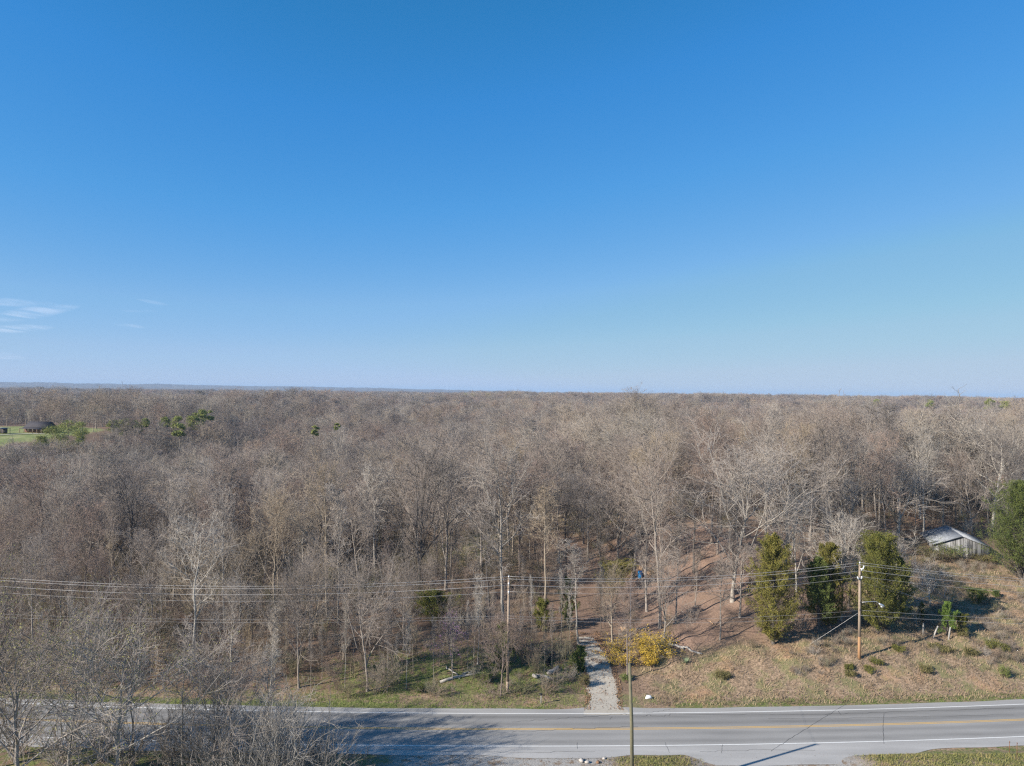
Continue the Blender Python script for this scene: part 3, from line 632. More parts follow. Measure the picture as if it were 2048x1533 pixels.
# ------------------------------------------------------------------ evergreens
def ever_mat(nm, c, c2): return mat(nm, c, .85, noise=(1.3, .2, c2), rnd=.1, trans=.12)
CED = ever_mat('cedar_foliage', (.065, .080, .020), (.22, .205, .05)); CEDY = ever_mat('cedar_olive_foliage', (.085, .09, .022), (.25, .21, .052)); CEDG = ever_mat('cedar_green_foliage', (.055, .08, .022), (.16, .18, .05))
PINE = ever_mat('pine_foliage', (.14, .165, .05), (.36, .37, .11))
def cedar(seed, H, Wd, leafm, base=.02, n=360, per=60, ls=.068, shape=None, cr=.42):
    rng = np.random.RandomState(seed); K = 8; h = np.linspace(0, 1, K); P = np.zeros((1, K, 3)); P[0, :, 2] = h * H * .97; P[0, :, 0] = .02 * H * np.sin(h * 3 + seed) * h
    R = (.016 * H * (1.04 - h))[None]; prof = shape or (lambda t: np.interp(t, [0, .12, .3, .6, .85, 1], [.6, .9, 1.0, .78, .46, .12]))
    nb = max(int(n * .34), 22)
    B = children(P, R, nb, base, .985, rng, Wd * .60, .95, .16, 5, .13, .10, .35, .010, lambda t: prof(t) * rng.choice([.62, .8, 1.0, 1.12], len(t), p=[.15, .3, .4, .15]))
    S1 = children(*B, 9, .22, 1.0, rng, -.38, .62, .2, 3, .10, .15, .6, .007)
    tr = MB(); tr.add(*tubes(P, R, 7)); tr.add(*tubes(*B, 4))
    t = rng.rand(len(S1[0]), max(int(per * n * 1.7 / len(S1[0])), 6)); Q = S1[0]; i0 = (t * 1.999).astype(int); w_ = (t * 1.999 - i0)[..., None]; ar = np.arange(len(Q))[:, None]
    pp = Q[ar, i0] * (1 - w_) + Q[ar, i0 + 1] * w_; pp = pp.reshape(-1, 3) + rng.normal(size=(pp.shape[0] * pp.shape[1], 3)) * .085 * (Wd / 4) ** .5; pp[:, 2] = np.clip(pp[:, 2], .12, H * 1.02)
    f = MB(); f.leaves(pp, ls * (.8 + .2 * min(Wd / 4, 1.5)), rng, asp=.45, up=.6)
    return tr.mesh('cedar_trunk', [BARK['dark grey']], True), f.mesh('cedar_crown', [leafm])
def put_ever(name, seed, px, py, top, wpx, leafm, label, d=None, cat='tree', group=None, **k):
    if d is None: x, y, z = G(px, py)
    else: x, y, _ = A(px, py, d); z = T(x, y)
    H = A(px, top, y)[2] - z; Wd = wpx / FPX * y * 1.3
    r = thing(name, label, cat, (x, y, z - .25), 0, group); t, c = cedar(seed, H, Wd, leafm, **k); link('trunk', t, r); link('crown', c, r); used.append((x, y)); return r
GC = 'cedar trees on the right bank'
put_ever('cedar_tree', 1, 1546, 1290, 1065, 88, CEDY, 'olive cedar, leftmost of the tall ones, nearest the road', group=GC, n=420, per=70)
put_ever('cedar_tree', 2, 1636, 1268, 1110, 62, CEDG, 'dark shaded cedar standing between and behind two tall ones', group=GC, n=240, base=.2)
put_ever('cedar_tree', 3, 1660, 1255, 1080, 66, CEDY, 'narrow olive cedar left of the street light pole', group=GC, n=340, per=70)
put_ever('cedar_tree', 4, 1756, 1268, 1068, 92, CED, 'bulky dark green cedar directly behind the street light pole', group=GC, n=460, per=75, shape=lambda t: np.interp(t, [0, .15, .35, .7, .9, 1], [.7, .95, 1, .9, .6, .15]))
put_ever('cedar_tree', 5, 1800, 1245, 1110, 44, CED, 'smaller dark cedar pressed against the right side of the bulky one', group=GC, n=200, base=.1)
put_ever('cedar_tree', 6, 2046, 1150, 962, 118, CEDG, 'big green cedar cut by the right edge beside the barn', group=GC, n=620, per=90, d=112, base=.0, shape=lambda t: np.interp(t, [0, .12, .4, .75, 1], [.85, 1, .95, .6, .1]))
GD = 'evergreens among the bare trees'
put_ever('cedar_tree', 7, 868, 1250, 1183, 68, CED, 'low broad cedar in the wood left of the power pole', group=GD, n=160)
put_ever('cedar_tree', 8, 1134, 1248, 1150, 34, CEDG, 'narrow dark cedar left of the drive', group=GD, n=140)
put_ever('cedar_tree', 9, 1085, 1265, 1195, 40, CED, 'small cedar between the power pole and the drive', group=GD, n=110)
put_ever('cedar_tree', 10, 1235, 1190, 1122, 82, CEDY, 'wide yellowish cedar with thin foliage left of the blue barrel', group=GD, n=150, per=45)
put_ever('cedar_tree', 11, 1362, 1120, 1025, 40, CED, 'dark upright cedar deep in the yard behind the thin crooked tree', group=GD, n=150, d=150)
put_ever('cedar_tree', 12, 1005, 1345, 1240, 40, CEDG, 'young cedar tucked behind the base of the left power pole', group=GD, n=120)
put_ever('cedar_tree', 13, 1160, 1345, 1290, 34, CEDG, 'small young cedar on the left bank of the drive', group=GD, n=90)
put_ever('cedar_tree', 14, 660, 1175, 1135, 30, CEDG, 'small dark cedar deep in the wood behind the close pair of trees', group=GD, n=90, d=128)
put_ever('young_tree', 15, 1895, 1272, 1200, 32, ever_mat('bright_foliage', (.08, .14, .025), (.19, .26, .06)), 'bright green young tree above the leaning fence posts', cat='tree', n=110, per=40, base=.15)
put_ever('young_pine', 16, 1955, 1206, 1176, 40, CEDG, 'low green evergreen bush in the tan field right of the young tree', cat='shrub', n=70)
put_ever('young_pine', 17, 1992, 1194, 1178, 16, CEDG, 'tiny green evergreen in the tan field near the right edge', cat='shrub', n=30)
put_ever('cedar_sapling', 18, 1842, 1245, 1200, 14, CED, 'thin dark cedar sapling behind the leftmost fence post', cat='tree', n=50)
put_ever('cedar_sapling', 19, 1925, 1268, 1225, 30, CED, 'dark low cedar in shadow just right of the bright young tree', cat='tree', n=60)
SH = mat('shrub_leaves', (.11, .105, .04), .9, noise=(2, .2, (.22, .19, .08)), trans=.1); SHG = mat('weed_leaves', (.09, .125, .03), .9, noise=(2, .2, (.21, .25, .07)), trans=.1)
def shrub(name, seed, px, py, wpx, hpx, leafm, label, stems=BRUSHM, cat='shrub', group=None, per=3, ls=.06, d=None, spreadr=1.2):
    x, y, z = G(px, py) if d is None else (*A(px, py, d)[:2], T(*A(px, py, d)[:2])); H = hpx / FPX * y * 1.05; Wd = wpx / FPX * y
    m, tips = brush(seed, H, 26, spreadr, .006); r = thing(name, label, cat, (x, y, z - .05), 0, group); r.scale = (Wd / (H * 1.5), Wd / (H * 1.5), 1)
    link('stems', m.mesh('stems', [stems]), r)
    if per:
        rg = np.random.RandomState(seed); pp = np.repeat(tips, per, 0) + rg.normal(size=(len(tips) * per, 3)) * .10; f = MB(); f.leaves(pp, ls, rg, asp=.6); link('leaves', f.mesh('leaves', [leafm]), r)
    return r
FOR = mat('yellow_blossom', (.42, .29, .05), .8, noise=(1.0, .2, (.70, .47, .06)), trans=.12)
GF = 'yellow flowering shrubs right of the drive'
for i, (px, py, wp, hp, lb, pr) in enumerate([(1243, 1328, 60, 40, 'yellow shrub nearest the drive and lowest on the bank', 3), (1232, 1300, 56, 36, 'yellow shrub touching the top edge of the drive', 2), (1282, 1305, 64, 48, 'brightest yellow shrub in the middle of the clump', 4),
        (1312, 1285, 70, 34, 'thin browner yellow shrub at the back of the clump', 2), (1325, 1308, 56, 34, 'yellow shrub at the right end beside the grey log', 3), (1298, 1322, 36, 22, 'small yellow shrub in front of the clump', 3)]):
    shrub('flowering_shrub', 60 + i, px, py + 6, wp * 1.15, hp * .85, FOR, lb, group=GF, per=max(pr - 1, 1), ls=.052)
SB = [(1700, 1338, 18, 14, CED, 'small dark shrub left below the street light pole'), (1698, 1352, 18, 12, SH, 'low shrub below the dark one left of the pole foot'), (1738, 1345, 22, 16, CED, 'grey-green shrub just right of the pole foot'),
      (1752, 1330, 20, 14, CED, 'dark shrub up the slope right of the pole foot'), (1797, 1304, 26, 14, CED, 'dark shrub in the shadow line of the light pole'), (1852, 1345, 26, 18, SH, 'brown-green shrub with black shade halfway to the right edge'),
      (1940, 1310, 34, 22, SH, 'olive shrub below the fence posts'), (1985, 1297, 36, 22, CED, 'wide green shrub near the right edge, left of its pair'), (2004, 1300, 24, 16, CED, 'round green shrub, right of its pair'),
      (2012, 1358, 36, 34, SHG, 'leafy yellow-green shrub low at the right edge'), (1445, 1358, 30, 18, SH, 'brown-green tuft on the tan bank below the lone short tree'), (1925, 1272, 26, 20, SH, 'olive shrub beside the rightmost fence post'),
      (1255, 1362, 24, 16, SHG, 'low green plant near the mouth of the drive'), (1880, 1300, 36, 14, SH, 'low spread of olive brush below the leaning posts'), (970, 1362, 50, 30, SHG, 'bright green bush left of the left pole base'),
      (842, 1385, 26, 22, CEDG, 'dark green bush on the verge left of the poles'), (1170, 1375, 40, 36, SH, 'olive brush on the left bank at the mouth of the drive'), (1150, 1335, 34, 30, SHG, 'green bush on the left bank of the drive'),
      (1900, 1116, 110, 46, SHG, 'green bush growing against the front of the barn'), (1868, 1120, 90, 40, SH, 'olive bush at the left corner of the barn'), (1975, 1125, 60, 24, SH, 'olive bush between barn and big cedar')]
for i, (px, py, wp, hp, m_, lb) in enumerate(SB): shrub('shrub', 90 + i, px, py, wp * (.62 if py > 1200 else .8), hp * .66, m_, lb, group='shrubs on the banks', per=2, ls=.05)
for i, (px, py, wp, hp, lb) in enumerate([(990, 1395, 70, 26, 'leafless purplish bush left of the left pole base'), (1045, 1390, 80, 30, 'leafless purplish bush right of the left pole base'), (1070, 1345, 60, 50, 'leafless grey bramble around the fallen roots'), (1045, 1330, 54, 60, 'tall leafless tangle right behind the left power pole'), (1120, 1320, 50, 44, 'leafless tangle above the blackened root'), (1140, 1362, 46, 34, 'low leafless bush between the fallen roots and the drive'), (870, 1392, 60, 24, 'leafless brown bush on the verge under the pink tree'), (1098, 1385, 50, 22, 'straw-coloured low bush by the short marker post')]):
    shrub('bare_shrub', 130 + i, px, py, wp, hp, SH, lb, group='leafless bushes by the left pole', per=0)
# spiky yucca-like plant on the bank
x, y, z = G(1372, 1328); yu = MB(); rg = np.random.RandomState(2)
for a in rg.rand(60) * 6.283:
    el = rg.uniform(.15, 1.3); d = np.array([math.cos(a) * math.cos(el), math.sin(a) * math.cos(el), math.sin(el)]); L = rg.uniform(.7, 1.0); sd = np.array([-math.sin(a), math.cos(a), 0]) * .04
    yu.add([-sd, sd, d * L], [[0, 1, 2]])
tag(link('yucca_plant', yu.mesh('yucca', [mat('yucca_leaf', (.20, .27, .15), .7, noise=(2, .2, (.32, .38, .22)))]), None, (x, y, z)), 'spiky grey-green plant on the tan bank below the grey log', 'plant')
# pink flowering tree
tm, cm, tips = proto('spread', 3); x, y, z = G(905, 1345); r = thing('redbud_tree', 'small tree covered in pink-purple blossom left of the power pole', 'tree', (x, y, z)); s = 6.6 / 20; r.scale = (s, s, s)
a = link('trunk', tm, r); b = link('crown', cm, r); set_mat(a, BARK['grey']); set_mat(b, TWIG['grey'], BARK['grey'])
rg = np.random.RandomState(5); f = MB(); f.leaves(tips[::2] + rg.normal(size=tips[::2].shape) * .3, .17, rg, asp=.7); link('blossom', f.mesh('blossom', [mat('pink_blossom', (.46, .22, .42), .8, trans=.1)]), r)

# pines far off on the left and along the skyline
def pine(seed, H, Wd, fm=None, n=46):
    rng = np.random.RandomState(seed); cf = min(.80, max(Wd / H * .95, .12)); n = int(max(12, n * min(1, (cf / .35) ** 1.5))); u_ = rng.rand(n); t = 1 - cf + cf * u_; a = rng.rand(n) * 6.283; prof = np.interp(u_, [0, .3, .75, 1], [.7, 1, .8, .3]); r = Wd / 2 * prof * (.2 + .8 * rng.rand(n) ** .6)
    C = np.stack([np.cos(a) * r, np.sin(a) * r, t * H], 1); per = 95; cs = Wd * .085
    pp = np.repeat(C, per, 0) + rng.normal(size=(n * per, 3)) * np.array([cs, cs, cs * .55]); f = MB(); f.leaves(pp, .030 * H ** .75, rng, asp=.4, up=.3)
    K = 6; h = np.linspace(0, 1, K); P = np.zeros((1, K, 3)); P[0, :, 2] = h * H * .95; P[0, :, 0] = .04 * H * np.sin(h * 2.5 + seed) * h; R = (.013 * H * (1.05 - h))[None]
    B = children(P, R, 14, .5, .95, rng, Wd * .45, 1.1, .2, 4, .1, .12, .4, .03); tr = MB(); tr.add(*tubes(P, R, 6)); tr.add(*tubes(*B, 4)); return tr.mesh('pine_trunk', [BARK['tan']], True), f.mesh('pine_crown', [PINE])
for i, (px, top, wp, d, H, lb) in enumerate([(103, 854, 56, 300, 12.5, 'pine at the field edge, left one of the large pair'), (135, 843, 54, 305, 14.5, 'pine at the field edge, right one of the large pair'), (160, 846, 34, 315, 13, 'pine just behind the large pair at the field edge'), (82, 872, 26, 296, 9, 'small low pine at the left end of the field edge group'),
        (228, 841, 22, 340, 15, 'pine left of the middle cluster over the left wood'), (250, 838, 30, 345, 16, 'widest pine of the middle cluster over the left wood'), (268, 840, 26, 345, 15, 'pine on the right side of the middle cluster'), (290, 837, 16, 350, 16, 'lone narrow pine right of the middle cluster'),
        (330, 835, 18, 370, 15, 'small pine left of the right cluster over the left wood'), (355, 833, 22, 370, 16, 'round pine near the left end of the right cluster'), (385, 831, 26, 370, 16, 'broad pine in the middle of the right cluster'), (402, 821, 26, 375, 19, 'tallest pine of the right cluster'), (418, 822, 16, 380, 19, 'pine at the right end of the right cluster'),
        (358, 848, 22, 330, 14, 'dark pine standing below the right cluster'), (629, 851, 18, 300, 17, 'dark isolated pine in the middle distance left of centre'), (675, 846, 12, 330, 16, 'faint small pine right of the isolated dark one'),
        (1979, 795, 18, 560, 20, 'round pine breaking the skyline near the right edge'), (2010, 797, 16, 620, 20, 'smaller skyline pine at the right edge'), (628, 783, 14, 1500, 22, 'dark far pine clump at left of the skyline'), (612, 784, 10, 1500, 20, 'tiny far pine beside the dark skyline clump'),
        (930, 784, 14, 1300, 20, 'far pine on the central skyline, left end of its row'), (946, 784, 16, 1300, 21, 'far pine on the central skyline, middle of its row'), (975, 785, 14, 1300, 20, 'far pine on the central skyline, right end of its row'), (1755, 796, 14, 900, 19, 'far dark pine low on the right skyline'), (1860, 797, 14, 900, 19, 'far dark pine left of the round skyline pine')]):
    x, y, zt = A(px, top + (3 if d > 500 else 0), d); z = zt - H; gz = T(x, y); z = min(z, gz) if z > gz else z
    H2 = zt - gz if zt - gz > 5 else H
    t, c = pine(200 + i, H2, wp / FPX * d * 1.1); r = thing('pine_tree', lb, 'tree', (x, y, gz - .2), 0, 'pines beyond the bare wood'); link('trunk', t, r); link('crown', c, r)

# ------------------------------------------------------------------ poles and wires
POLE = mat('pole_wood', (.36, .29, .23), .9, noise=(2.5, .22, (.24, .18, .13))); POLEO = mat('pole_base_wood', (.40, .22, .11), .9, noise=(2.5, .22, (.30, .18, .10))); POLEG = mat('green_pole_wood', (.19, .175, .115), .9, noise=(2, .22, (.12, .11, .07)))
STEEL = mat('galvanised_steel', (.55, .56, .57), .45, metal=.7, spec=.5); PORC = mat('porcelain', (.72, .74, .76), .3, spec=.5); WIRE = mat('wire_metal', (.50, .48, .47), .5, metal=.2, spec=.4); BLACK = mat('black_fitting', (.03, .03, .032), .5)
def util_pole(px, py, top, label, lamp=False, m=POLE, r=.17):
    x, y, z = G(px, py); zt = A(px, top, y)[2]; H = zt - z; p = thing('utility_pole', label, 'pole', (x, y, z), 0, 'wooden utility poles')
    bh = 2.6 if lamp else 1.2
    link('shaft', MB().tube([(0, 0, bh - .01), (0, 0, H * .5), (0, 0, H)], [r * .97, r * .85, r * .72], 12).mesh('shaft', [m], True), p)
    link('treated_base', MB().tube([(0, 0, -.3), (0, 0, bh)], [r * 1.05, r * .98], 12).mesh('treated_base', [POLEO if lamp else m], True), p)
    def ins(pos, par):
        q = MB().tube([(0, 0, 0), (0, 0, .12), (0, 0, .14), (0, 0, .26), (0, 0, .3)], [.03, .04, .09, .08, .03], 10); o = link('insulator', q.mesh('insulator', [PORC], True), par, pos); return o
    ins((0, 0, H), p)
    for k, zz in enumerate((.65, 1.6)):
        b_ = link('bracket', MB().box((0, -.3, H - zz), (.06, .5, .06)).mesh('bracket', [STEEL]), p); ins((0, -.52, H - zz), b_)
    link('cable_clamp', MB().box((0, -.2, H * .52), (.12, .3, .18)).box((0, -.2, H * .60), (.1, .25, .12)).mesh('cable_clamp', [BLACK]), p)
    if lamp:
        link('conduit', MB().tube([(.19, -.05, H * .45), (.16, -.05, H - .9)], .03, 6).mesh('conduit', [BLACK]), p)
        zl = A(px, 1203.5, y)[2] - z
        arm = link('lamp_arm', MB().tube([(.1, 0, zl - .1), (1.2, 0, zl), (2.0, 0, zl + .02), (2.35, 0, zl - .22)], .035, 8).mesh('lamp_arm', [STEEL], True), p)
        head = MB().tube([(2.3, 0, zl - .18), (2.45, 0, zl - .3), (2.7, 0, zl - .45), (2.95, 0, zl - .58)], [.05, .13, .19, .10], 10); h = link('lamp_head', head.mesh('lamp_head', [STEEL], True), arm)
        link('lamp_lens', MB().tube([(2.62, 0, zl - .5), (2.75, 0, zl - .64)], [.15, .09], 10).mesh('lamp_lens', [PORC], True), h)
        link('cutout_fuse', MB().box((.35, -.2, H - .35), (.12, .12, .45), tilt=.3).box((.2, -.1, H - .5), (.4, .06, .06)).mesh('cutout_fuse', [PORC]), p)
        link('cutout_fuse', MB().box((-.3, -.2, H - 1.6), (.12, .12, .35), tilt=-.4).box((-.15, -.1, H - 1.7), (.3, .06, .06)).mesh('cutout_fuse', [PORC]), p)
    return (x, y, z, H)
p1 = util_pole(1015, 1385, 1157, 'brown wooden power pole standing on the grassy verge left of the drive'); p2 = util_pole(1718.5, 1318, 1129, 'weathered pole with orange base and street light arm on the tan bank', lamp=True)
# near pole: foot is below the frame
v = ray(1269, 1500); nx, ny = 10.25, 61.3; ztop = A(1259, 1327, ny)[2]; xt = A(1259, 1327, ny)[0]; xb = xt + .35
pn = thing('utility_pole', 'mossy green-brown pole nearest the camera, cut off by the bottom of the photo', 'pole', (xb, ny, T(xb, ny)), 0, 'wooden utility poles')
zb = T(xb, ny); link('shaft', MB().tube([(0, 0, -.3), (-.12, 0, 6), (xt - xb, 0, ztop - zb)], [.165, .15, .12], 12).mesh('shaft', [POLEG], True), pn)
link('bracket', MB().box((xt - xb + .1, 0, ztop - zb - .1), (.75, .07, .07)).mesh('bracket', [BLACK]), pn)
def wire(a, b, sag, r, label, name='power_line', n=40, group='wires of the roadside power line'):
    t = np.linspace(0, 1, n); P = np.outer(1 - t, a) + np.outer(t, b); P[:, 2] -= 4 * sag * t * (1 - t)
    o = link(name, MB().tube(P, r, 5).mesh('wire', [WIRE], True)); tag(o, label, 'cable', group); return o
x1, y1, z1, H1 = p1; x2, y2, z2, H2_ = p2
L0 = A(-330, 1128, 86); R0 = A(2420, 1172, 93)
for k, (dz, sgL, sgR, nm) in enumerate([(.22, 1.35, 1.0, 'topmost'), (-.03, 1.35, 1.0, 'second'), (-.62, 1.3, .95, 'third'), (-1.35, 1.25, .9, 'fourth')]):
    dy = (-.5 if k > 1 else -.15 * k); rr_ = (.017, .017, .018, .011)[k]
    wire((L0[0], L0[1] + dy, L0[2] + dz), (x1, y1 + dy, z1 + H1 + dz), 1.9, rr_, nm + ' power wire left of the left pole')
    wire((x1, y1 + dy, z1 + H1 + dz), (x2, y2 + dy, z2 + H2_ + dz), .95, rr_, nm + ' power wire between the two poles')
    wire((x2, y2 + dy, z2 + H2_ + dz), (R0[0], R0[1] + dy, R0[2] + dz), .8, rr_, nm + ' power wire right of the street light pole')
for k, (pyL, py1, py2, pyR) in enumerate([(1240, 1232, 1221, 1248), (1247, 1237, 1231, 1256)]):
    c1 = A(1015, py1, y1 - .2); c2 = A(1721, py2, y2 - .2); cl = A(-330, pyL - 30, 86); cr = A(2420, pyR, 93); nm = ('upper', 'lower')[k]
    wire(cl, c1, 1.0, .008, nm + ' thin cable left of the left pole'); wire(c1, c2, .7, .008, nm + ' thin cable between the two poles'); wire(c2, cr, .35, .012, nm + ' thin cable right of the street light pole')
wire(A(1722, 1150, y2), A(2080, 1252, 112), 1.2, .012, 'steep service wire dropping from the street light pole to the right', n=30)
wire(A(1722, 1165, y2), A(2030, 1228, 104), .5, .010, 'short lower service wire falling right across the tan field', n=30)
ga = A(1718, 1225, y2); gx, gy, gz = G(1618, 1290); wire(ga, (gx, gy, gz), .03, .015, 'taut guy wire anchored in the bank left of the street light pole', name='guy_wire', n=6)
wire((xt, ny, ztop), A(1262, 1160, y1 - .6), .5, .008, 'faint thin wire from the near pole up to the power line', n=30)

# ------------------------------------------------------------------ barn
TIN = mat('rusty_tin', (.38, .40, .43), .6, noise=(1.4, .2, (.20, .205, .22)), bump=(.3, .03), metal=.2)
def plank_mat(nm, c1, c2, sc=5.0):
    m = bpy.data.materials.new(nm); m.use_nodes = True; n = m.node_tree; b = n.nodes['Principled BSDF']; K = n.links.new; b.inputs['Roughness'].default_value = .9
    tc = n.nodes.new('ShaderNodeTexCoord'); mp = n.nodes.new('ShaderNodeMapping'); mp.inputs['Scale'].default_value = (sc, sc, .25); tx = n.nodes.new('ShaderNodeTexNoise'); tx.inputs['Scale'].default_value = 1; tx.inputs['Detail'].default_value = 3
    r = n.nodes.new('ShaderNodeValToRGB'); r.color_ramp.elements[0].position = .38; r.color_ramp.elements[1].position = .6; r.color_ramp.elements[0].color = (*c1, 1); r.color_ramp.elements[1].color = (*c2, 1)
    K(tc.outputs['Object'], mp.inputs[0]); K(mp.outputs[0], tx.inputs['Vector']); K(tx.outputs['Fac'], r.inputs[0]); K(r.outputs[0], b.inputs['Base Color']); return m
GREYW = plank_mat('grey_planks', (.07, .068, .066), (.28, .275, .275)); BRWN = plank_mat('brown_boards', (.09, .045, .03), (.20, .09, .05), 3)
def gable_house(name, label, cat, loc, rz, W2, Dp, eave, apex, wallm, roofm, over=.35, th=.08):
    """front gable looks along -y, ridge runs along +y"""
    r = thing(name, label, cat, loc, rz)
    b = MB()                                   # wall shell with thickness
    def slab(p, q, hp, hq, mid=None):
        pass
    t = .12
    V = [(-W2, 0, -1.2), (W2, 0, -1.2), (W2, 0, eave), (0, 0, apex), (-W2, 0, eave)]; V2 = [(x_, t, z_) for x_, _, z_ in V]
    for y0 in (0, Dp - t):
        VV = np.array(V + V2, float); VV[:, 1] += y0
        b.V.append(VV); base = b.n; b.n += 10
        b.F += [np.array([[0, 1, 2, 3, 4]]) + base, np.array([[9, 8, 7, 6, 5]]) + base, np.array([[i, i + 5, (i + 1) % 5 + 5, (i + 1) % 5] for i in range(5)]) + base]; b.M += [np.zeros(1), np.zeros(1), np.zeros(5)]
    for sx in (-1, 1): b.box((sx * (W2 - t / 2), Dp / 2, (eave - 1.2) / 2 - .02), (t, Dp - 2 * t - .01, eave + 1.2 - .04))
    link('wall', b.mesh('wall', [wallm]), r)
    ang = math.atan2(apex - eave, W2); L = math.hypot(W2, apex - eave) + over
    for sx in (-1, 1):
        c = np.array([sx * (W2 + over * math.cos(ang)) / 2, Dp / 2, (eave + apex) / 2 - over * math.sin(ang) / 2 + th / 2 + .05])
        rb = MB().box((0, 0, 0), (L, Dp + 2 * over, th))
        n_ = int((Dp + 2 * over) / .6)
        for q in range(n_ + 1): rb.box((0, -Dp / 2 - over + .02 + q * (Dp + 2 * over - .04) / n_, th / 2 + .015), (L - .01, .04, .035))
        me = rb.mesh('roof', [roofm]); o = link('roof', me, r, c); o.rotation_euler = (0, sx * ang, 0)
    return r
fx, fy = 74.6, 120.0
bz = T(fx, fy) ; dirv = np.array([3.1, 9.5]); rz = -math.atan2(dirv[0], dirv[1])
barn = gable_house('old_barn', 'weathered grey plank barn with tin roof at the edge of the right field', 'barn', (fx, fy, bz), rz, 4.0, 9.6, 9.4 - bz, 10.95 - bz, GREYW, TIN)
link('door', MB().box((1.2, -.03, (9.4 - bz) / 2 - .2), (1.6, .05, 9.4 - bz - .3)).mesh('door', [plank_mat('door_planks', (.07, .065, .06), (.33, .31, .29))]), barn)

# ------------------------------------------------------------------ cabin, carport and distant white buildings
DROOF = mat('dark_metal_roof', (.050, .045, .050), .8, noise=(.5, .2, (.065, .06, .065)), spec=.1)
hx, hy, _ = A(70, 865, 362); hz = T(hx, hy)
cab = thing('cabin', 'brown cabin with dark metal roof and front porch on the far mown field', 'house', (hx, hy, hz), math.radians(-20)); 
lw, dp = 7.9, 6.0
link('wall', MB().box((0, dp / 2, 1.25), (2 * lw - 1, dp, 2.5)).mesh('wall', [BRWN]), cab)
g_ = MB()
for sx in (-1, 1): g_.add([(sx * (lw - .5), 0, 2.5), (sx * (lw - .5), dp, 2.5), (sx * (lw - .5), dp / 2, 5.3), (sx * (lw - .62), 0, 2.5), (sx * (lw - .62), dp, 2.5), (sx * (lw - .62), dp / 2, 5.3)], [[0, 1, 2], [5, 4, 3]])
link('gable', g_.mesh('gable', [mat('dark_gable', (.05, .045, .05), .8, noise=(2, .2, (.08, .07, .075)))]), cab)
for sx in (-1, 1):
    L = math.hypot(dp / 2 + .3, 2.9); o = link('roof', MB().box((0, 0, 0), (2 * lw, L, .1)).mesh('roof', [DROOF]), cab, (0, dp / 2 + sx * (dp / 4 + .1), 4.0)); o.rotation_euler = (-sx * math.atan2(2.9, dp / 2 + .3), 0, 0)
o = link('porch_roof', MB().box((0, 0, 0), (2 * lw, 2.7, .08)).mesh('porch_roof', [DROOF]), cab, (0, -1.25, 2.35)); o.rotation_euler = (.22, 0, 0)
for i in range(6): link('porch_post', MB().box((-lw + .3 + i * (2 * lw - .6) / 5, -2.4, 1.0), (.2, .2, 2.0)).mesh('porch_post', [mat('post', (.28, .2, .14), .8) if i == 0 else bpy.data.materials['post']]), cab)
for xw in (-4.6, -1.6, 4.2): w_ = link('window', MB().box((xw, -.03, 1.5), (1.1, .06, 1.1)).mesh('window', [mat('frame_white', (.6, .58, .55), .6)]), cab); link('pane', MB().box((xw, -.07, 1.5), (.9, .03, .9)).mesh('pane', [mat('dark_glass', (.03, .035, .04), .15, spec=.6)]), w_)
link('door', MB().box((1.3, -.04, 1.05), (1.0, .06, 2.1)).mesh('door', [mat('door_brown', (.22, .10, .06), .6)]), cab)
cxp, cyp, _ = A(3, 867, 352); cz = T(cxp, cyp); cp = thing('carport', 'open carport with grey roof cut by the left edge of the photo', 'shed', (cxp, cyp, cz))
link('roof', MB().box((0, 0, 2.75), (5.2, 5.5, .12)).box((0, 0, 2.9), (3.0, 5.5, .14)).mesh('roof', [mat('grey_sheet', (.24, .24, .27), .5)]), cp)
for sx in (-1, 1):
    for sy in (-1, 1): link('post', MB().box((sx * 2.4, sy * 2.5, 1.35), (.15, .15, 2.7)).mesh('post', [bpy.data.materials['post']]), cp)
link('back_panel', MB().box((-.6, 2.55, 1.3), (3.4, .08, 2.5)).mesh('back_panel', [DROOF]), cp)
ps = [A(-60, 878, 335)[:2], A(0, 873, 343)[:2], A(35, 869, 349)[:2], A(62, 868, 353)[:2], A(90, 867, 355)[:2]]; V = []
for k_, (x, y) in enumerate(ps): 
    for s_ in (-1.6, 1.6): V.append((x - s_ * .25, y + s_, T(x - s_ * .25, y + s_) + .35))
tag(link('field_path', raw_mesh('field_path', V, [np.array([[2 * i, 2 * i + 2, 2 * i + 3, 2 * i + 1] for i in range(4)])], [GRAV])), kind='structure')
WS = mat('white_siding', (.62, .62, .60), .7, noise=(1, .2, (.52, .52, .5))); REDR = mat('red_clay', (.42, .17, .10), .9, noise=(1.5, .2, (.32, .15, .10)))
x, y, z = A(2012, 945, 215); hh = gable_house('red_house', 'red brick house with pale roof half hidden by trees at far right', 'house', (x, y, T(x, y)), -1.3, 3.4, 9.0, 2.8, 4.6, REDR, WS)

# ------------------------------------------------------------------ fence posts, mailbox post, litter, barrel, logs
POSTM = plank_mat('post_wood', (.20, .185, .165), (.40, .375, .34))
for i, (px, py, top, ln, lb) in enumerate([(1846, 1272, 1249, .03, 'upright grey fence post, leftmost of the three in the shade'), (1866, 1277, 1254, .42, 'fence post leaning hard to the right, middle of the three'), (1897, 1280, 1256, .14, 'fence post at the foot of the bright young tree')]):
    x, y, z = G(px, py); h = (py - top) / FPX * y * 1.05; o = link('fence_post', MB().tube([(0, 0, -.2), (math.sin(ln) * h * .5, .03, h * .5), (math.sin(ln) * h, 0, h)], [.10, .095, .08], 7).mesh('fence_post', [POSTM]), None, (x, y, z)); tag(o, lb, 'post', 'old fence posts on the right bank')
x, y, z = G(1082, 1410); p = thing('marker_post', 'short pale roadside post with a dark cap left of the drive mouth', 'post', (x, y, z)); h = 1.0
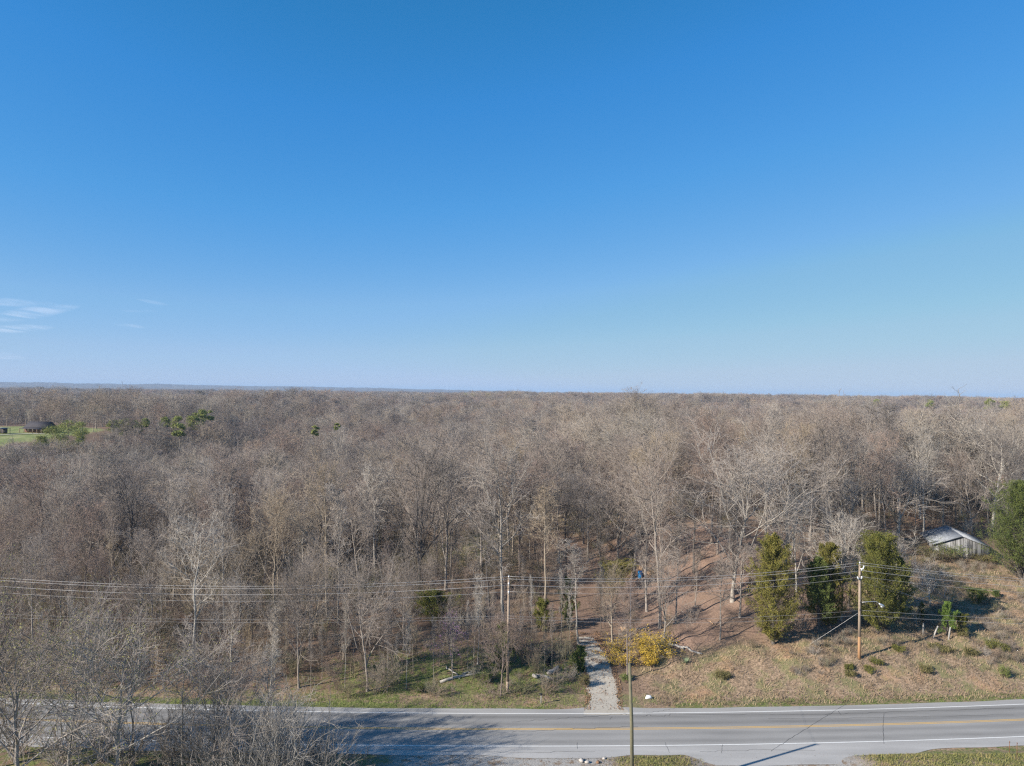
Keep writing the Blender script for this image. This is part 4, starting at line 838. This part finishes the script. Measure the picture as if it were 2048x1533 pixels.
link('shaft', MB().box((0, 0, h / 2 - .1), (.09, .09, h + .2)).mesh('shaft', [POSTM]), p); link('cap', MB().box((-.03, -.05, h + .06), (.32, .2, .13)).box((.08, 0, h + .15), (.1, .1, .06)).mesh('cap', [BLACK]), p)
for i, (px, py, hh_, lb) in enumerate([(2034, 1520, 1.5, 'rusty brown metal stake, taller one in the near grass at right'), (2019, 1508, 1.2, 'thin faint stake left of the rusty one in the near grass')]):
    x, y, z = G(px, py); o = link('metal_stake', MB().tube([(0, 0, -.2), (0, 0, hh_)], .022, 5).box((0, -.02, hh_ - .1), (.07, .02, .12)).mesh('metal_stake', [mat('rust', (.20, .085, .04), .9)]), None, (x, y, z)); tag(o, lb, 'stake', 'stakes in the near verge')
x, y, z = G(1297, 1400); o = link('litter_bag', MB().tube([(-.35, 0, .06), (-.1, .05, .2), (.2, 0, .24), (.38, -.05, .08)], [.06, .24, .2, .05], 9).mesh('litter_bag', [mat('white_plastic', (.7, .7, .71), .5)], True), None, (x, y, z)); tag(o, 'crumpled white bag lying on the verge right of the drive', 'bag')
x, y, z = G(1275, 1157); bl = thing('plastic_barrel', 'bright blue plastic barrel beside a big tree trunk in the yard', 'barrel', (x + .45, y, z)); BLU = mat('blue_plastic', (.03, .30, .66), .45, spec=.4)
link('body', MB().tube([(0, 0, 0), (0, 0, .04), (0, 0, .35), (0, 0, .39), (0, 0, .43), (0, 0, .78), (0, 0, .82), (0, 0, .86), (0, 0, 1.1), (0, 0, 1.14)], [.32, .36, .39, .41, .39, .39, .41, .39, .36, .33], 16).mesh('body', [BLU], True), bl); link('rim', MB().tube([(0, 0, 1.13), (0, 0, 1.19)], [.35, .35], 16).mesh('rim', [BLU]), bl)
LOGM = mat('split_log', (.50, .33, .20), .9, noise=(3, .2, (.33, .21, .13))); LOGG = mat('grey_log', (.46, .43, .39), .9, noise=(2.5, .2, (.28, .25, .22)))
def log(name, a, b, r, m, label, cat='log', group=None, dz=.0, bend=.1):
    P0 = np.array(G(*a)); P1 = np.array(G(*b)); n = 7; t = np.linspace(0, 1, n); P = np.outer(1 - t, P0) + np.outer(t, P1); rg = np.random.RandomState(int(a[0])); P[1:-1] += rg.normal(size=(n - 2, 3)) * bend * .6
    for q in range(n): P[q, 2] = T(P[q, 0], P[q, 1]) + r * .8 + dz
    R = r * np.linspace(1.1, .7, n); loc = P[0].copy(); mb = MB().tube(P - loc, R, 9)
    o = link(name, mb.mesh(name, [m], True), None, loc); tag(o, label, cat, group)
log('felled_log', (1280, 1140), (1303, 1154), .42, LOGM, 'thick peeled orange log behind the blue barrel'); log('felled_log', (1290, 1138), (1312, 1150), .3, LOGM, 'second orange log lying against the thick one')
log('felled_log', (1242, 1264), (1262, 1263), .34, LOGM, 'yellow split log behind the yellow shrubs')
for i in range(9): 
    rg = random.Random(i); log('firewood_log', (1263 + i * 3.3, 1263 + rg.uniform(-2, 2)), (1267 + i * 3.3, 1261 + rg.uniform(-2, 3)), .14, LOGG if i % 2 else LOGM, 'small split firewood piece in the row behind the yellow shrubs', group='firewood row behind the yellow shrubs', dz=.12 * (i % 2))
log('fallen_log', (1330, 1289), (1368, 1300), .17, LOGG, 'grey fallen trunk lying right of the yellow shrubs', bend=.25); log('fallen_branch', (1355, 1294), (1404, 1310), .13, LOGG, 'broken grey branch at the lower end of the fallen trunk', bend=.3)
log('fallen_log', (880, 1368), (975, 1350), .16, LOGG, 'long pale fallen trunk in the grass left of the pole', bend=.3); log('fallen_branch', (893, 1335), (920, 1360), .08, LOGG, 'thin pale branch lying under the pink tree', bend=.2); log('fallen_branch', (925, 1352), (952, 1345), .10, LOGG, 'curved pale branch near the foot of the white-stemmed tree', bend=.3)
log('fallen_log', (1098, 1352), (1116, 1340), .28, LOGG, 'pale broken stump piece beside the fallen roots'); log('fallen_log', (1066, 1355), (1104, 1362), .2, LOGG, 'pale log at the bottom of the bramble right of the left pole', bend=.3); log('fallen_log', (1095, 1335), (1106, 1308), .22, mat('charred_wood', (.025, .022, .02), .9), 'blackened tree root leaning right of the left pole')
log('fallen_log', (1036, 1248), (1046, 1256), .2, LOGM, 'short orange log in the wood right of the left pole'); log('fallen_branch', (1420, 1245), (1427, 1252), .07, LOGM, 'pale splinter of wood left of the lone short tree')
# rubble on the near verge
ROCK = mat('pale_rock', (.50, .46, .42), .9, noise=(2.5, .2, (.33, .29, .25)))
def rock(px, py, s, label, m=ROCK, seed=0):
    rg = np.random.RandomState(seed); a = np.linspace(0, 6.283, 8, endpoint=False); V = [(0, 0, -.2 * s)]; 
    for ph, rr_ in ((-.05, .9), (.35, 1.0), (.65, .6)):
        for q in a: k_ = rr_ * rg.uniform(.75, 1.2); V.append((math.cos(q) * k_ * s, math.sin(q) * k_ * s * .8, ph * s * rg.uniform(.8, 1.1)))
    V.append((0, 0, .75 * s)); F4 = [[1 + r_ * 8 + i, 1 + r_ * 8 + (i + 1) % 8, 9 + r_ * 8 + (i + 1) % 8, 9 + r_ * 8 + i] for r_ in range(2) for i in range(8)]
    F3 = [[0, 1 + (i + 1) % 8, 1 + i] for i in range(8)] + [[17 + i, 17 + (i + 1) % 8, 25] for i in range(8)]
    x, y, z = G(px, py); o = link('rock', raw_mesh('rock', V, [np.array(F4), np.array(F3)], [m]), None, (x, y, z + .02), rg.rand() * 6); return tag(o, label, 'rock', 'rocks on the near verge')
rock(1163, 1524, .34, 'largest pale rock on the near grass left of the near pole', seed=1); rock(1175, 1528, .26, 'grey rock touching the right side of the largest one', seed=2); rock(1196, 1528, .24, 'brown rock right of the grey pair', mat('brown_rock', (.22, .13, .08), .9), 3); rock(1208, 1519, .18, 'pale small rock left of the near pole', seed=4)
rock(976, 1362, .45, 'white rock lying in the grass left of the power pole', seed=6)
# loose stones and debris (uncountable)
rg = np.random.RandomState(77); sp = sample(9000, -14, 40, 60, 69.5, lambda x, y: (yc(x) + NEAR_E - y > -.2) * (.18 + .8 * (np.abs(yc(x) + NEAR_E - y - .5 - .3 * vn(x, y, 4, 5)) < .45)) , 70)
sb = MB(); n = len(sp); sz = rg.uniform(.02, .09, n)[:, None, None]; tet = rg.normal(size=(n, 4, 3)); tet /= np.linalg.norm(tet, axis=2, keepdims=True); tet[:, :, 2] = np.abs(tet[:, :, 2]) * .6
Vt = (sp[:, None] + tet * sz).reshape(-1, 3); k_ = np.arange(n)[:, None] * 4; sb.add(Vt, np.concatenate([k_ + np.array([q]) for q in ([0, 1, 2], [0, 2, 3], [0, 3, 1], [1, 3, 2])]))
tag(link('gravel', sb.mesh('gravel', [mat('loose_stone', (.36, .30, .25), .95, noise=(.7, .2, (.16, .10, .07)))])), 'loose gravel and leaf debris along the near edge of the road', 'gravel', None, 'stuff')
# white dead tree near the barn
lm(1795, 1165, 1060, 'spread', 2, 150, 'white-barked', 'dead white tangle of limbs fallen toward the barn', d=104, lean=.45); lm(1860, 1190, 1120, 'spread', 1, 120, 'white-barked', 'low dead white limbs over the grass below the barn', d=101, lean=-.5)
lm(1832, 1258, 1232, 'spread', 3, 26, 'white-barked', 'tiny dead white branch left of the fence posts')

# ------------------------------------------------------------------ near thicket, left foreground (feet below the frame)
def near_tree(seed, kind, x, y, h, wx, tone, label, buds=0.0, lean=0):
    tm, cm, tips = proto(kind, seed); r = plant_tree(kind, seed, x, y, h, wx, tone, label, group='trees on the near side of the road', name='budding_tree' if buds else 'bare_tree', lean=lean)
    if buds:
        key = ('buds', kind, seed)
        if key not in PROTO:
            rg = np.random.RandomState(seed); tp = tips[rg.rand(len(tips)) < .75]; f = MB(); f.leaves(np.repeat(tp, 2, 0) + rg.normal(size=(len(tp) * 2, 3)) * .12, .062, rg, asp=.6); PROTO[key] = f.mesh('buds', [mat('leaf_buds', (.30, .30, .09), .8, noise=(.6, .2, (.42, .38, .16)), trans=.25)])
        link('buds', PROTO[key], r)
    return r
near_tree(11, 'spread', -36.5, 55, 18.5, 1.0, 'grey', 'largest budding tree at the bottom left corner, crown crossing the wires', .7)
near_tree(12, 'spread', -31, 58, 16.5, 1.05, 'pale grey', 'budding tree with a strongly forked trunk right of the corner tree', .7)
near_tree(13, 'vase', -43.5, 60, 17.5, .9, 'dark grey', 'budding tree cut by the left edge of the photo', .7)
near_tree(14, 'vase', -24.5, 60, 12.5, 1.15, 'grey', 'dark diagonal-limbed tree over the road at left, without buds')
near_tree(15, 'slim', -28.5, 64, 14, 1.1, 'pale grey', 'slim pale stem between the forked budding trees and the road')
near_tree(16, 'vase', -38, 63, 14.5, 1.0, 'pale grey', 'pale fan-shaped budding tree behind the corner tree', .7)
near_tree(17, 'slim', -33.5, 65.5, 12, 1.2, 'grey', 'slim grey tree rising by the road behind the forked budding tree')
near_tree(15, 'slim', -21.5, 64.5, 11.5, 1.2, 'white-barked', 'slim white stem at the near road edge among whitish bushes')
near_tree(14, 'vase', -19, 58.5, 9.5, 1.0, 'white-barked', 'low whitish fan tree at the bottom of the photo, right of the dark diagonal one')
near_tree(17, 'slim', -25.5, 66, 10, 1.2, 'pale grey', 'small pale slim tree right at the near edge of the pavement')
near_tree(12, 'spread', -44.5, 66, 12, .9, 'grey', 'spreading tree over the road at the very left edge', .7)
near_tree(13, 'vase', -48, 72-8, 14, .9, 'reddish brown', 'reddish fan tree just inside the left edge')
for i, (x, y, h, lb) in enumerate([(-21.5, 59.5, 9.5, 'whitish many-stemmed bare bush over the near lane, left one'), (-18.3, 60.5, 10.0, 'whitish many-stemmed bare bush over the near lane, tallest'), (-15.6, 60, 8.6, 'whitish arching bare bush at the right end of the near thicket'), (-24.3, 62.5, 9, 'whitish bare bush behind the dark diagonal tree'), (-20, 64, 6.5, 'low whitish bare bush close to the road edge'), (-27.6, 65, 6, 'small bare bush against the near road edge at left'), (-34, 65, 6.5, 'small bare bush by the road under the corner trees'), (-40, 65.5, 6, 'bare bush by the road at the far left'), (-16.8, 63.6, 5.5, 'lowest bare bush at the right end of the thicket'), (-30.5, 66, 7, 'tangled bare bush by the road under the forked tree'), (-23, 66.3, 5, 'small bare bush leaning over the near pavement'), (-37, 66.8, 5.5, 'bare bush by the pavement below the fan tree'), (-13.8, 60.6, 5.5, 'outermost low whitish bush near the middle of the frame'), (-45, 67, 6, 'scrubby bare bush at the left frame edge')]):
    m, tips = brush(300 + i, h, 30, .75, .008); r = thing('bare_shrub', lb, 'shrub', (x, y, T(x, y) - .2), 0, 'bare bushes of the near thicket'); link('stems', m.mesh('stems', [BARK['pale grey'] if i < 4 else BARK['grey']]), r)

# ------------------------------------------------------------------ thin high cloud
cm_ = bpy.data.materials.new('cirrus'); cm_.use_nodes = True; n = cm_.node_tree; K = n.links.new; n.nodes.remove(n.nodes['Principled BSDF'])
df = n.nodes.new('ShaderNodeBsdfDiffuse'); tl_ = n.nodes.new('ShaderNodeBsdfTranslucent'); ad = n.nodes.new('ShaderNodeAddShader'); tp = n.nodes.new('ShaderNodeBsdfTransparent'); mx = n.nodes.new('ShaderNodeMixShader')
K(df.outputs[0], ad.inputs[0]); K(tl_.outputs[0], ad.inputs[1]); K(tp.outputs[0], mx.inputs[1]); K(ad.outputs[0], mx.inputs[2]); K(mx.outputs[0], n.nodes['Material Output'].inputs[0])
for q in (df, tl_): q.inputs[0].default_value = (.75, .75, .78, 1)
at_ = n.nodes.new('ShaderNodeAttribute'); at_.attribute_name = 'fade'; tc = n.nodes.new('ShaderNodeTexCoord'); mp = n.nodes.new('ShaderNodeMapping'); mp.inputs['Scale'].default_value = (.0009, .00022, 0); mp.inputs['Rotation'].default_value = (0, 0, .5); tx = n.nodes.new('ShaderNodeTexNoise'); tx.inputs['Scale'].default_value = 1; tx.inputs['Detail'].default_value = 6; tx.inputs['Roughness'].default_value = .6
K(tc.outputs['Object'], mp.inputs[0]); K(mp.outputs[0], tx.inputs['Vector']); mr = n.nodes.new('ShaderNodeMapRange'); mr.inputs[1].default_value = .38; mr.inputs[2].default_value = .62; K(tx.outputs['Fac'], mr.inputs[0]); mm = n.nodes.new('ShaderNodeMath'); mm.operation = 'MULTIPLY'; K(at_.outputs['Fac'], mm.inputs[0]); K(mr.outputs[0], mm.inputs[1]); K(mm.outputs[0], mx.inputs[0])
V = []; F = []; fd = []; alt = 3000.0
for (pxa, pya, pxb, pyb, wd, st) in ((-60, 602, 118, 608, 9, .35), (-40, 640, 165, 612, 14, .42), (-60, 662, 115, 655, 9, .42), (225, 648, 295, 656, 4, .3), (270, 598, 345, 612, 4, .2), (240, 622, 320, 623, 3, .18), (-60, 715, 60, 720, 16, .18)):
    m1, m2 = 30, 8; b0 = len(V)
    for i in range(m1 + 1):
        for j in range(m2 + 1):
            u, v_ = i / m1, j / m2 * 2 - 1; w_ = wd * (math.sin(math.pi * min(u * 1.0 + .0, 1)) ** .7 + .05); qx = pxa + (pxb - pxa) * u; qy = pya + (pyb - pya) * u + v_ * w_
            vv = ray(qx, qy); t = (alt - CAM_H) / vv[2]; V.append((vv[0] * t, t, alt)); fd.append(st * .7 * (1 - v_ * v_) * math.sin(math.pi * u) ** .6)
    for i in range(m1):
        for j in range(m2): k0 = b0 + i * (m2 + 1) + j; F.append([k0, k0 + 1, k0 + m2 + 2, k0 + m2 + 1])
cme = raw_mesh('clouds', V, [np.array(F)], [cm_]); a = cme.attributes.new('fade', 'FLOAT', 'POINT'); a.data.foreach_set('value', np.array(fd, np.float32)); tag(link('clouds', cme), 'thin white wisps of cloud low in the sky at left', 'clouds', None, 'stuff')

# ------------------------------------------------------------------ haze: even, pale air
HZ = bpy.data.materials.new('haze'); HZ.use_nodes = True; n = HZ.node_tree; n.nodes.remove(n.nodes['Principled BSDF']); pv = n.nodes.new('ShaderNodeVolumePrincipled')
pv.inputs['Color'].default_value = (.50, .70, .96, 1); pv.inputs['Density'].default_value = 8e-5; pv.inputs['Anisotropy'].default_value = 0.0; n.links.new(pv.outputs[0], n.nodes['Material Output'].inputs['Volume'])
ztop = float(max(GZ.max(), FZ.max(), 38) + 4); zbot = float(GZ.min() - 1.5)
hz_ = link('haze', MB().box((0, 0, (ztop + zbot) / 2), (34000, 34000, ztop - zbot)).mesh('haze', [HZ])); tag(hz_, 'thin bluish air over the whole landscape', 'haze', None, 'stuff')
